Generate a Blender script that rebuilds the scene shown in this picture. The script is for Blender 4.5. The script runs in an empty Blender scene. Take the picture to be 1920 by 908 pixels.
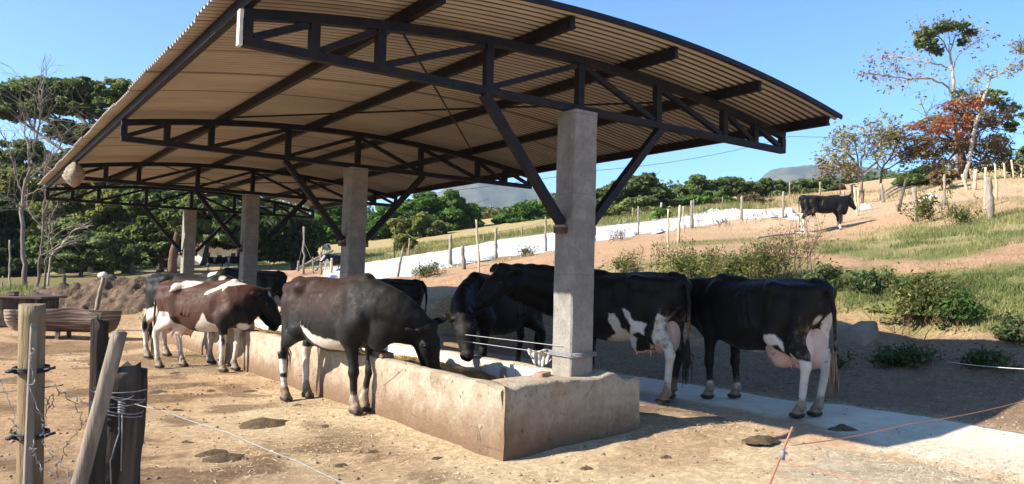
import bpy, math, random
import numpy as np
from mathutils import Vector, Matrix
random.seed(7); RNG = np.random.default_rng(11)
S = bpy.context.scene
COL = S.collection
PI = math.pi

# ------------------------------------------------------------------ camera and light
F_PX = 1431.6; YAW, PITCH, ROLL = .6264, .0531, .0256
CAM = np.array([-4.9893, -5.8217, 1.5])
_f = np.array([math.sin(YAW)*math.cos(PITCH), math.cos(YAW)*math.cos(PITCH), math.sin(PITCH)])
_r0 = np.array([math.cos(YAW), -math.sin(YAW), 0.0]); _u0 = np.cross(_r0, _f)
_r = _r0*math.cos(ROLL) + _u0*math.sin(ROLL); _u = -_r0*math.sin(ROLL) + _u0*math.cos(ROLL)
cam = bpy.data.cameras.new('camera'); camo = bpy.data.objects.new('camera', cam); COL.objects.link(camo)
camo.matrix_world = Matrix(((_r[0], _u[0], -_f[0], CAM[0]), (_r[1], _u[1], -_f[1], CAM[1]), (_r[2], _u[2], -_f[2], CAM[2]), (0, 0, 0, 1)))
cam.sensor_width = 36; cam.lens = 36*F_PX/1920; cam.clip_start = .05; cam.clip_end = 20000
S.camera = camo

def at(px, py, D):
    """world point seen at photograph pixel (px, py), D metres along the view axis (for measuring things up)"""
    return CAM + D*(_f + _r*(px-960)/F_PX - _u*(py-454)/F_PX)

SUNV = Vector((-5.3, 1.45, 3.5)).normalized()
sun = bpy.data.lights.new('sun', 'SUN'); sun.energy = 5.0; sun.angle = math.radians(.5); sun.color = (1, .93, .82)
suno = bpy.data.objects.new('sun', sun); COL.objects.link(suno)
suno.rotation_euler = (-SUNV).to_track_quat('-Z', 'Y').to_euler()
W = bpy.data.worlds.new('World'); S.world = W; W.use_nodes = True
nt = W.node_tree; bg = nt.nodes['Background']; sky = nt.nodes.new('ShaderNodeTexSky'); sky.sky_type = 'NISHITA'
sky.sun_disc = False; sky.sun_elevation = math.asin(SUNV.z); sky.sun_rotation = math.atan2(SUNV.x, SUNV.y)
sky.altitude = 900; sky.air_density = 1.0; sky.dust_density = .15; sky.ozone_density = 3.0
tint = nt.nodes.new('ShaderNodeMix'); tint.data_type = 'RGBA'; tint.blend_type = 'MULTIPLY'; tint.inputs[0].default_value = 1; tint.inputs[7].default_value = (.68, .98, 1.2, 1)
nt.links.new(sky.outputs[0], tint.inputs[6]); nt.links.new(tint.outputs[2], bg.inputs[0]); bg.inputs[1].default_value = .088
S.view_settings.view_transform = 'Standard'; S.view_settings.look = 'None'; S.view_settings.gamma = 1
S.view_settings.exposure = 1.4
S.view_settings.use_curve_mapping = False
S.cycles.max_bounces = 7; S.cycles.diffuse_bounces = 4; S.cycles.transparent_max_bounces = 6
S.cycles.volume_bounces = 0
S.cycles.use_denoising = True

# ------------------------------------------------------------------ helpers
def mesh_obj(name, V, Fc, mat=None, parent=None, smooth=False, attrs=None):
    """one mesh object from arrays; Fc: (n,3) or (n,4) array, or list of tuples"""
    me = bpy.data.meshes.new(name)
    V = np.asarray(V, np.float32)
    if isinstance(Fc, np.ndarray):
        k = Fc.shape[1]; n = len(Fc)
        me.vertices.add(len(V)); me.vertices.foreach_set('co', V.ravel())
        me.loops.add(n*k); me.loops.foreach_set('vertex_index', Fc.astype(np.int32).ravel())
        me.polygons.add(n); me.polygons.foreach_set('loop_start', np.arange(0, n*k, k, dtype=np.int32))
        try: me.polygons.foreach_set('loop_total', np.full(n, k, np.int32))
        except Exception: pass
        me.update(calc_edges=True)
    else:
        me.from_pydata([tuple(map(float, v)) for v in V], [], Fc)
    if attrs:
        for an, av in attrs.items():
            av = np.asarray(av, np.float32)
            if av.ndim == 2:
                a = me.attributes.new(an, 'FLOAT_COLOR', 'POINT'); c4 = np.ones((len(av), 4), np.float32); c4[:, :3] = av[:, :3]
                a.data.foreach_set('color', c4.ravel())
            else:
                a = me.attributes.new(an, 'FLOAT', 'POINT'); a.data.foreach_set('value', av)
    me.validate()
    if smooth: me.polygons.foreach_set('use_smooth', np.ones(len(me.polygons), bool))
    if mat: me.materials.append(mat)
    o = bpy.data.objects.new(name, me); COL.objects.link(o)
    if parent is not None: o.parent = parent
    return o

def tag(o, label=None, cat=None, group=None, kind=None):
    if label: o['label'] = label
    if cat: o['category'] = cat
    if group: o['group'] = group
    if kind: o['kind'] = kind
    return o

def empty(name, loc=(0, 0, 0), parent=None, rz=0):
    o = bpy.data.objects.new(name, None); COL.objects.link(o); o.location = loc; o.rotation_euler = (0, 0, rz)
    o.empty_display_size = .2
    if parent is not None: o.parent = parent
    return o

class MB:
    def __init__(s): s.v = []; s.f = []
    def add(s, V, Fc):
        n = len(s.v); s.v += [tuple(map(float, p)) for p in V]; s.f += [tuple(i+n for i in f) for f in Fc]; return s
    def box(s, lo, hi):
        x0, y0, z0 = lo; x1, y1, z1 = hi
        return s.add([(x0,y0,z0),(x1,y0,z0),(x1,y1,z0),(x0,y1,z0),(x0,y0,z1),(x1,y0,z1),(x1,y1,z1),(x0,y1,z1)],
                     [(0,3,2,1),(4,5,6,7),(0,1,5,4),(1,2,6,5),(2,3,7,6),(3,0,4,7)])
    def beam(s, p, q, w, h, up=(0, 0, 1), ext=0):
        p = np.array(p, float); q = np.array(q, float); d = (q-p)/np.linalg.norm(q-p); p = p-d*ext; q = q+d*ext
        up = np.array(up, float); a = np.cross(d, up); a /= np.linalg.norm(a); b = np.cross(a, d)
        c = [a*sx*w/2 + b*sz*h/2 for sx, sz in ((-1,-1),(1,-1),(1,1),(-1,1))]
        return s.add([p+k for k in c]+[q+k for k in c], [(0,1,2,3),(7,6,5,4),(0,4,5,1),(1,5,6,2),(2,6,7,3),(3,7,4,0)])
    def tube(s, pts, rad, n=8, cap=True, jit=0):
        V, Fc = tube_arrays(pts, rad, n, cap, jit); return s.add(V, Fc)
    def build(s, name, mat, parent=None, smooth=False, bevel=0):
        o = mesh_obj(name, s.v, s.f, mat, parent, smooth)
        if bevel:
            m = o.modifiers.new('bevel', 'BEVEL'); m.width = bevel; m.segments = 2; m.limit_method = 'ANGLE'
        return o

def tube_arrays(pts, rad, n=8, cap=True, jit=0):
    P = np.array(pts, float); m = len(P)
    R = np.full(m, rad, float) if np.isscalar(rad) else np.array(rad, float)
    T = np.gradient(P, axis=0); T /= np.linalg.norm(T, axis=1)[:, None]+1e-12
    ref = np.array([0, 0, 1.0]) if abs(T[0][2]) < .9 else np.array([1.0, 0, 0])
    V = []; a = np.cross(T[0], ref); a /= np.linalg.norm(a)
    th = np.arange(n)*2*PI/n
    for i in range(m):
        a = a - T[i]*np.dot(a, T[i]); a /= np.linalg.norm(a)+1e-12; b = np.cross(T[i], a)
        rr = R[i]*(1+jit*(np.random.RandomState(i*7+n).rand(n)-.5)) if jit else R[i]
        V.append(P[i] + np.outer(np.cos(th)*rr, a) + np.outer(np.sin(th)*rr, b))
    V = np.concatenate(V); Fc = []
    for i in range(m-1):
        for k in range(n):
            k2 = (k+1) % n; Fc.append((i*n+k, i*n+k2, (i+1)*n+k2, (i+1)*n+k))
    if cap: Fc.append(tuple(range(n-1, -1, -1))); Fc.append(tuple((m-1)*n+k for k in range(n)))
    return V, Fc

def sstep(x, a, b):
    t = np.clip((x-a)/(b-a), 0, 1); return t*t*(3-2*t)

_perm = np.random.RandomState(3).permutation(512)
_grad = np.random.RandomState(4).rand(512)*2-1
def vnoise(x, y, z=0):
    """value noise, arrays"""
    x = np.asarray(x, float); y = np.asarray(y, float); z = np.asarray(z, float)+np.zeros_like(x)
    xi = np.floor(x).astype(int); yi = np.floor(y).astype(int); zi = np.floor(z).astype(int)
    fx = x-xi; fy = y-yi; fz = z-zi; fx = fx*fx*(3-2*fx); fy = fy*fy*(3-2*fy); fz = fz*fz*(3-2*fz)
    def h(i, j, k): return _grad[_perm[(_perm[(_perm[i & 511]+j) & 511]+k) & 511]]
    r = 0
    for i in (0, 1):
        for j in (0, 1):
            for k in (0, 1):
                r = r + h(xi+i, yi+j, zi+k)*(fx if i else 1-fx)*(fy if j else 1-fy)*(fz if k else 1-fz)
    return r
def fbm(x, y, z=0, o=4):
    r = 0; a = 1.0; s = 1.0
    for i in range(o):
        r = r + a*vnoise(np.asarray(x)*s+17.3*i, np.asarray(y)*s-9.1*i, np.asarray(z)*s+3.7*i); a *= .5; s *= 2.03
    return r

# ------------------------------------------------------------------ materials
class NT:
    def __init__(s, name):
        s.m = bpy.data.materials.new(name); s.m.use_nodes = True; s.t = s.m.node_tree; s.b = s.t.nodes['Principled BSDF']
        s.out = s.t.nodes['Material Output']; s.tc = s.n('ShaderNodeTexCoord')
        s.pos = s.tc.outputs['Object']
    def n(s, t, **k):
        x = s.t.nodes.new(t)
        for a, v in k.items(): setattr(x, a, v)
        return x
    def l(s, a, b): s.t.links.new(a, b)
    def noise(s, scale, detail=5, rough=.6, vec=None, stretch=None, dist=0):
        x = s.n('ShaderNodeTexNoise'); x.inputs['Scale'].default_value = scale; x.inputs['Detail'].default_value = detail
        x.inputs['Roughness'].default_value = rough; x.inputs['Distortion'].default_value = dist
        v = vec or s.pos
        if stretch:
            mp = s.n('ShaderNodeMapping'); mp.inputs['Scale'].default_value = stretch; s.l(v, mp.inputs[0]); v = mp.outputs[0]
        s.l(v, x.inputs['Vector']); return x.outputs['Fac']
    def voro(s, scale, feature='F1', vec=None):
        x = s.n('ShaderNodeTexVoronoi'); x.feature = feature; x.inputs['Scale'].default_value = scale; s.l(vec or s.pos, x.inputs['Vector'])
        return x.outputs['Distance']
    def attr(s, name, out='Fac'):
        x = s.n('ShaderNodeAttribute'); x.attribute_name = name; return x.outputs[out]
    def rng(s, v, a, b, c=0, d=1, smooth=True):
        x = s.n('ShaderNodeMapRange'); x.interpolation_type = 'SMOOTHSTEP' if smooth else 'LINEAR'
        s.l(v, x.inputs[0]); 
        for i, k in enumerate((a, b, c, d)): x.inputs[i+1].default_value = k
        return x.outputs[0]
    def math(s, op, a, b=None):
        x = s.n('ShaderNodeMath'); x.operation = op
        for i, v in enumerate((a, b)):
            if v is None: continue
            if isinstance(v, (int, float)): x.inputs[i].default_value = v
            else: s.l(v, x.inputs[i])
        return x.outputs[0]
    def mix(s, f, a, b, mode='MIX'):
        x = s.n('ShaderNodeMix'); x.data_type = 'RGBA'; x.blend_type = mode
        for i, v in ((0, f), (6, a), (7, b)):
            if isinstance(v, (int, float)): x.inputs[i].default_value = v
            elif isinstance(v, tuple): x.inputs[i].default_value = (*v, 1) if len(v) == 3 else v
            else: s.l(v, x.inputs[i])
        return x.outputs[2]
    def bump(s, h, strength=.5, dist=.02):
        x = s.n('ShaderNodeBump'); x.inputs['Strength'].default_value = strength; x.inputs['Distance'].default_value = dist
        prev = s.b.inputs['Normal'].links
        if prev: s.l(prev[0].from_socket, x.inputs['Normal'])
        s.l(h, x.inputs['Height']); s.l(x.outputs[0], s.b.inputs['Normal'])
    def fin(s, col=None, rough=.85, spec=.25, metal=0):
        if col is not None:
            if isinstance(col, tuple): s.b.inputs['Base Color'].default_value = (*col, 1)
            else: s.l(col, s.b.inputs['Base Color'])
        if isinstance(rough, (int, float)): s.b.inputs['Roughness'].default_value = rough
        else: s.l(rough, s.b.inputs['Roughness'])
        s.b.inputs['Specular IOR Level'].default_value = spec; s.b.inputs['Metallic'].default_value = metal
        return s.m

def simple(name, c1, c2, scale=8, rough=.8, bump=.3, dist=.01, bscale=None, stretch=None, spec=.25, metal=0, c3=None, s3=2):
    t = NT(name); n = t.noise(scale, 6, .65, stretch=stretch)
    col = t.mix(t.rng(n, .35, .65), c1, c2)
    if c3: col = t.mix(t.rng(t.noise(s3, 4, .6, stretch=stretch), .48, .68), col, c3)
    if bump: t.bump(t.noise(bscale or scale*3, 6, .7, stretch=stretch), bump, dist)
    return t.fin(col, rough, spec, metal)

M = {}
M['steel'] = simple('dark_blue_steel', (.005,.006,.011), (.012,.012,.019), 9, .6, .15, .004, spec=.22, c3=(.022,.013,.010), s3=6)
M['steel_bare'] = simple('pale_primer_steel', (.62,.60,.56), (.5,.46,.42), 14, .6, .2)
M['rust'] = simple('rusty_sheet', (.045,.026,.02), (.095,.052,.038), 5, .6, .3, stretch=(.25,.25,9), c3=(.26,.21,.18), s3=4.2)
M['wood_grey'] = simple('weathered_grey_wood', (.20,.165,.13), (.33,.28,.22), 10, .9, .8, .02, stretch=(1,1,.12), c3=(.12,.095,.07), s3=7)
M['wood_pale'] = simple('pale_split_wood', (.42,.33,.22), (.55,.45,.32), 9, .85, .7, .015, stretch=(1,1,.12), c3=(.26,.19,.12), s3=6)
M['wood_tan'] = simple('yellowish_treated_wood', (.19,.14,.075), (.31,.24,.135), 8, .8, 1, .025, stretch=(1,1,.1), c3=(.12,.075,.035), s3=6)
M['wood_dark'] = simple('charred_dark_wood', (.018,.014,.012), (.075,.055,.042), 10, .85, 1, .03, stretch=(1,1,.1), c3=(.15,.12,.09), s3=6)
M['bark'] = simple('grey_bark', (.11,.085,.065), (.2,.165,.13), 5, .95, .8, .03, stretch=(1,1,.3), c3=(.3,.27,.22), s3=2)
M['bark_dark'] = simple('dark_bark', (.05,.038,.03), (.10,.075,.06), 5, .95, .8, .03, stretch=(1,1,.3))
M['bark_pale'] = simple('pale_bark', (.27,.23,.19), (.40,.35,.29), 3, .9, .5, .02, stretch=(1,1,.4), c3=(.25,.19,.15), s3=2)
M['bark_red'] = simple('reddish_bark', (.085,.05,.035), (.15,.085,.055), 4, .95, .6, .02, stretch=(1,1,.3))
M['wire'] = simple('galvanised_wire', (.20,.20,.195), (.30,.295,.285), 30, .5, 0, spec=.3)
M['wire_dark'] = simple('old_dark_wire', (.07,.065,.06), (.14,.12,.1), 30, .6, 0, metal=.2)
M['wire_white'] = simple('white_fence_twine', (.42,.41,.38), (.52,.5,.47), 30, .6, 0)
M['orange'] = simple('orange_plastic', (.34,.13,.075), (.42,.18,.11), 30, .6, 0)
M['rubber'] = simple('black_rubber', (.02,.02,.022), (.04,.04,.042), 20, .6, .1)
M['grey_plastic'] = simple('grey_plastic', (.16,.165,.17), (.22,.22,.23), 30, .5, 0)
M['white_wall'] = simple('white_limewash', (.72,.71,.68), (.8,.79,.76), 3, .9, .2, c3=(.55,.5,.44), s3=1.2)
M['tile_roof'] = simple('clay_tiles', (.25,.12,.08), (.35,.18,.11), 4, .9, .3)
M['nest'] = simple('wasp_nest_paper', (.25,.19,.14), (.42,.35,.27), 22, .95, 1, .03, stretch=(1,1,2.2), c3=(.5,.43,.34), s3=9)
M['sack'] = simple('white_feed_sack', (.36,.33,.28), (.46,.43,.37), 14, .9, .3)
M['dung'] = simple('dried_dung', (.085,.055,.03), (.15,.10,.055), 18, .95, 1, .03)
M['eye'] = simple('dark_eye', (.004,.003,.003), (.01,.008,.006), 20, .08, 0, spec=.6)
M['hair_black'] = simple('black_tail_hair', (.012,.01,.009), (.03,.024,.02), 40, .6, 0, stretch=(4,4,.3))
M['hair_white'] = simple('white_tail_hair', (.55,.49,.41), (.68,.63,.56), 30, .7, 0, stretch=(4,4,.3))
M['hair_brown'] = simple('brown_tail_hair', (.12,.07,.045), (.25,.17,.12), 30, .7, 0, stretch=(4,4,.3))
M['tag'] = simple('yellow_ear_tag', (.42,.38,.08), (.5,.45,.12), 20, .5, 0)
M['block'] = simple('brown_clay_brick', (.30,.17,.10), (.4,.26,.17), 12, .95, .6)
M['skull'] = simple('bleached_stone', (.62,.55,.44), (.72,.66,.56), 6, .8, .3)

def concrete(name, c1, c2, c3, sc=5):
    t = NT(name)
    col = t.mix(t.rng(t.noise(sc, 7, .7), .3, .7), c1, c2)
    col = t.mix(t.rng(t.noise(1.7, 5, .7), .45, .7, 0, .8), col, c3)
    sp = t.rng(t.voro(46), .02, .2, 1, 0); col = t.mix(t.math('MULTIPLY', sp, .35), col, (.12,.11,.095))
    col = t.mix(t.rng(t.noise(3.0, 6, .75, stretch=(1.5,1.5,.18)), .52, .7, 0, .55), col, (.15,.14,.125))
    col = t.mix(t.rng(t.noise(38, 6, .8, stretch=(1,1,.5)), .54, .64, 0, .55), col, (.11,.105,.095))
    xz = t.n('ShaderNodeSeparateXYZ'); t.l(t.pos, xz.inputs[0]); fl = t.math('FRACT', t.math('ADD', t.math('MULTIPLY', xz.outputs[2], 1.25), t.math('MULTIPLY', t.noise(6, 3, .6), .03)))
    col = t.mix(t.math('MULTIPLY', t.rng(fl, .0, .022, 1, 0), t.math('MULTIPLY', t.noise(5, 4, .7), .9)), col, (.09,.085,.078))
    col = t.mix(t.rng(t.math('ADD', xz.outputs[2], t.math('MULTIPLY', t.noise(7, 5, .7), .5)), 1.35, .75, 0, .45), col, (.27,.225,.175))
    t.bump(t.noise(45, 7, .8), .9, .012); t.bump(t.noise(9, 5, .65), .6, .03)
    return t.fin(col, .9, .2)
M['pillar'] = concrete('weathered_concrete', (.19,.175,.155), (.30,.28,.25), (.15,.14,.125))

def trough_mat():
    t = NT('stained_render')
    x = t.n('ShaderNodeSeparateXYZ'); t.l(t.pos, x.inputs[0])
    col = t.mix(t.rng(t.noise(3.2, 7, .72), .32, .68), (.50,.425,.32), (.355,.27,.185))
    col = t.mix(t.rng(t.noise(2.0, 5, .65), .55, .7, 0, .8), col, (.58,.50,.38))
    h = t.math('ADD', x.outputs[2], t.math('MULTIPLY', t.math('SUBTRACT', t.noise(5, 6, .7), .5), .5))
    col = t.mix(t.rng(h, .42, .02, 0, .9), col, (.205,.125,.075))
    sp = t.math('MULTIPLY', t.rng(t.noise(27, 6, .85, stretch=(1,1,.6)), .52, .64, 0, .85), t.rng(t.noise(2.3, 4, .7), .38, .62, .15, 1)); col = t.mix(sp, col, (.16,.09,.05))
    col = t.mix(t.rng(t.noise(8.5, 3, .7), .66, .70, 0, .8), col, (.13,.075,.045))
    ck = t.math('MULTIPLY', t.rng(t.voro(1.5, 'DISTANCE_TO_EDGE', None), .0, .012, 1, 0), t.rng(t.noise(1.3, 3, .6), .5, .6)); col = t.mix(t.math('MULTIPLY', ck, .8), col, (.1,.065,.04))
    t.bump(t.noise(34, 7, .82), 1, .022); t.bump(t.noise(7, 6, .7), .8, .05)
    return t.fin(col, .92, .15)
M['trough'] = trough_mat()

def tiles_mat():
    t = NT('white_glazed_tiles')
    br = t.n('ShaderNodeTexBrick'); br.offset = 0; br.inputs['Scale'].default_value = 1
    br.inputs['Brick Width'].default_value = .32; br.inputs['Row Height'].default_value = .30; br.inputs['Mortar Size'].default_value = .004
    br.inputs['Color1'].default_value = (.72,.70,.65,1); br.inputs['Color2'].default_value = (.68,.66,.60,1); br.inputs['Mortar'].default_value = (.2,.17,.13,1)
    mp = t.n('ShaderNodeMapping'); mp.inputs['Rotation'].default_value = (math.radians(90), 0, math.radians(90)); 
    x = t.n('ShaderNodeSeparateXYZ'); t.l(t.pos, x.inputs[0]); c = t.n('ShaderNodeCombineXYZ'); t.l(x.outputs[1], c.inputs[0]); t.l(x.outputs[2], c.inputs[1])
    t.l(c.outputs[0], br.inputs[0])
    col = t.mix(t.rng(t.noise(5, 6, .7), .5, .72, 0, .7), br.outputs['Color'], (.42,.32,.2))
    h = t.math('ADD', x.outputs[2], t.math('MULTIPLY', t.math('SUBTRACT', t.noise(9, 5, .7), .5), .25))
    col = t.mix(t.rng(h, .50, .58, 0, .8), col, (.45,.35,.24))
    return t.fin(col, .35, .4)
M['tiles'] = tiles_mat()

def roof_mat():
    t = NT('weathered_corrugated_sheet')
    x = t.n('ShaderNodeSeparateXYZ'); t.l(t.pos, x.inputs[0])
    col = t.mix(t.rng(t.noise(1.1, 6, .7, stretch=(.35,1,1)), .3, .7), (.43,.375,.32), (.32,.28,.24))
    col = t.mix(t.rng(t.noise(2.6, 6, .75, stretch=(.2,3,1)), .5, .72, 0, .65), col, (.28,.23,.185))
    # sheet laps every 1.0 m along the shed: a dirtier line
    fr = t.math('FRACT', t.math('DIVIDE', t.math('ADD', x.outputs[1], 40.0), 1.02))
    col = t.mix(t.math('MULTIPLY', t.rng(fr, .0, .07, 1, 0), .8), col, (.07,.05,.04))
    ph = t.math('SINE', t.math('ADD', t.math('MULTIPLY', x.outputs[1], 2*PI/.1), -.45)); recess_shade = t.math('MULTIPLY', t.rng(ph, .15, .8), t.rng(t.noise(1.4, 4, .6, stretch=(.3,1,1)), .3, .7, .8, 1))
    col = t.mix(recess_shade, col, (.03,.023,.019))  # shading of the corrugation recesses, painted in as dark stripes
    col = t.mix(t.rng(t.noise(26, 5, .8), .62, .7, 0, .6), col, (.16,.105,.08))
    t.bump(t.noise(60, 4, .7), .2, .004)
    return t.fin(col, .8, .2)
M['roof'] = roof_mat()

def coat_mat():
    t = NT('cow_coat')
    oi = t.n('ShaderNodeObjectInfo')
    n = t.noise(11, 4, .6); n2 = t.noise(95, 5, .8)
    w = t.math('ADD', t.attr('white'), t.math('ADD', t.math('MULTIPLY', t.math('SUBTRACT', n, .5), .06), t.math('MULTIPLY', t.math('SUBTRACT', n2, .5), .045)))
    wf = t.rng(w, -.010, .012)
    hairs = t.noise(120, 3, .7, stretch=(.25,1,1))
    blk = t.mix(hairs, (.0035,.0032,.003), (.010,.0085,.0075))
    brn = t.mix(hairs, (.026,.010,.006), (.075,.026,.0125))
    b = t.math('ADD', t.attr('brown'), t.math('MULTIPLY', t.math('SUBTRACT', t.noise(5, 4, .6), .5), .5))
    base = t.mix(t.rng(b, .1, .9), blk, brn)
    dust = t.math('MULTIPLY', t.rng(t.noise(7, 6, .75),   .55, .75), .12); base = t.mix(dust, base, (.10,.07,.048))
    wht = t.mix(t.rng(t.noise(6, 5, .7), .4, .75), (.54,.50,.44), (.42,.34,.26))
    col = t.mix(wf, base, wht)
    pk = t.rng(t.math('ADD', t.attr('pink'), t.math('MULTIPLY', t.math('SUBTRACT', n, .5), .22)), .42, .58)
    pink = t.mix(t.rng(t.noise(17, 3, .5), .62, .66), (.50,.27,.21), (.09,.05,.045))
    pink = t.mix(t.rng(t.noise(4, 3, .6), .3, .7), pink, (.58,.42,.35))
    col = t.mix(pk, col, pink)
    md = t.rng(t.math('ADD', t.attr('mud'), t.math('MULTIPLY', t.math('SUBTRACT', t.noise(13, 6, .75), .5), 1.5)), .35, .7, 0, .85)
    col = t.mix(md, col, (.17,.115,.07))
    col = t.mix(t.rng(t.attr('hoof'), .4, .6), col, (.05,.038,.03))
    rough = t.rng(t.noise(20, 4, .6), .3, .7, .5, .7)
    t.bump(t.noise(150, 4, .75, stretch=(.3,1,1)), .45, .006); t.bump(t.noise(4.5, 5, .55, dist=.6), .6, .035)
    m = t.fin(col, rough, .2)
    t.b.inputs['Sheen Weight'].default_value = .03; t.b.inputs['Sheen Roughness'].default_value = .4
    return m
M['coat'] = coat_mat()

def ground_mat():
    t = NT('yard_earth')
    base = t.attr('gcol', 'Color')
    n1 = t.noise(.55, 7, .68); n2 = t.noise(2.6, 9, .74); n3 = t.noise(13, 8, .78); n4 = t.noise(48, 6, .8); n5 = t.noise(7, 5, .8, stretch=(1,2.2,1), dist=1.2)
    mul = lambda c: t.mix(1.0, base, c, 'MULTIPLY')
    col = t.mix(t.rng(n1, .40, .66, 0, .45), base, mul((.82,.76,.70)))
    col = t.mix(t.rng(n2, .50, .64, 0, .6), col, mul((.68,.60,.53)))
    col = t.mix(t.rng(n5, .57, .68, 0, .5), col, mul((.42,.35,.30)))
    col = t.mix(t.rng(n3, .47, .58, 0, .8), col, mul((1.45,1.44,1.40)))
    col = t.mix(t.rng(n4, .56, .64, 0, .75), col, mul((.48,.42,.37)))
    col = t.mix(t.rng(t.noise(70, 4, .8), .58, .64, 0, .8), col, mul((1.6,1.6,1.6)))
    t.bump(t.voro(4.2, 'SMOOTH_F1'), .55, .05); t.bump(t.noise(2.6, 8, .75), .8, .12); t.bump(t.noise(8, 7, .78), .9, .07); t.bump(t.noise(26, 8, .8), 1, .045)
    return t.fin(col, .95, .12)
M['ground'] = ground_mat()
M['mound'] = simple('dug_earth', (.085,.055,.036), (.18,.12,.075), 3.2, .95, 1, .12, bscale=6, c3=(.085,.055,.04), s3=1.1)
M['wallsoil'] = simple('clay_retaining_wall', (.20,.15,.105), (.29,.22,.155), 3, .95, .7, .03, c3=(.18,.15,.12), s3=1.5)
def slab_mat():
    t = NT('dusty_concrete_slab')
    d = t.attr('dirt'); n = t.noise(1.6, 7, .7)
    f = t.rng(t.math('ADD', d, t.math('MULTIPLY', t.math('SUBTRACT', n, .5), 1.1)), .3, .7)
    con = t.mix(t.rng(t.noise(4, 7, .7), .35, .7), (.60,.51,.39), (.48,.40,.30))
    dirt = t.mix(t.rng(t.noise(9, 7, .7), .35, .7), (.30,.20,.115), (.40,.28,.17))
    col = t.mix(f, con, dirt)
    col = t.mix(t.rng(t.noise(40, 5, .8), .6, .7, 0, .5), col, (.2,.14,.09))
    w = t.rng(t.math('ADD', t.attr('wet'), t.math('MULTIPLY', t.math('SUBTRACT', t.noise(3, 5, .65), .5), .9)), .35, .65)
    col = t.mix(t.math('MULTIPLY', w, .7), col, (.07,.05,.035))
    t.bump(t.noise(25, 6, .75), .5, .015)
    r = t.rng(w, 0, 1, .92, .5)
    return t.fin(col, r, .25)
M['slab'] = slab_mat()
def tarp_mat():
    t = NT('white_plastic_sheet')
    col = t.mix(t.rng(t.noise(.8, 7, .75, dist=1.5), .42, .66), (.56,.55,.53), (.45,.44,.42))
    col = t.mix(t.rng(t.noise(3, 7, .8, stretch=(1,1,1)), .55, .7, 0, .6), col, (.24,.21,.17))
    t.bump(t.noise(1.5, 5, .6), .4, .1)
    return t.fin(col, .55, .3)
M['tarp'] = tarp_mat()

def leaf_mat(name, dark, mid, light, tr=.35):
    t = NT(name); a = t.attr('tint')
    cr = t.n('ShaderNodeValToRGB'); t.l(a, cr.inputs[0]); e = cr.color_ramp.elements
    e[0].position = 0; e[0].color = (*dark, 1); e[1].position = 1; e[1].color = (*light, 1); k = e.new(.5); k.color = (*mid, 1)
    t.fin(cr.outputs[0], .6, .25)
    tl = t.n('ShaderNodeBsdfTranslucent'); hs = t.mix(1.0, cr.outputs[0], (1.5,1.5,.9), 'MULTIPLY'); t.l(hs, tl.inputs[0])
    mx = t.n('ShaderNodeMixShader'); mx.inputs[0].default_value = tr; t.l(t.b.outputs[0], mx.inputs[1]); t.l(tl.outputs[0], mx.inputs[2])
    t.l(mx.outputs[0], t.out.inputs[0]); return t.m
M['leaf'] = leaf_mat('tree_leaves', (.028,.046,.017), (.085,.122,.042), (.19,.225,.085))
M['leaf_dark'] = leaf_mat('dark_leaves', (.015,.028,.011), (.034,.06,.022), (.08,.115,.04))
M['leaf_bright'] = leaf_mat('vine_leaves', (.025,.06,.012), (.06,.13,.025), (.13,.22,.045))
M['leaf_olive'] = leaf_mat('olive_leaves', (.05,.07,.02), (.13,.15,.04), (.27,.26,.095))
M['leaf_dry'] = leaf_mat('dry_leaves', (.07,.055,.03), (.18,.13,.07), (.32,.24,.13))
M['leaf_red'] = leaf_mat('orange_red_leaves', (.14,.04,.02), (.26,.085,.04), (.34,.16,.08))
M['leaf_pale'] = leaf_mat('pale_sparse_leaves', (.10,.10,.045), (.20,.19,.09), (.34,.31,.17))
M['grass'] = leaf_mat('grass_blades', (.06,.08,.024), (.13,.165,.05), (.31,.28,.125))
M['grass_dry'] = leaf_mat('dry_grass_blades', (.16,.14,.06), (.30,.25,.11), (.46,.38,.20))
M['straw'] = leaf_mat('straw_bits', (.30,.20,.10), (.55,.42,.25), (.78,.66,.46), .1)
M['silage'] = leaf_mat('chopped_silage', (.14,.085,.025), (.26,.17,.05), (.42,.3,.11), .1)
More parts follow.
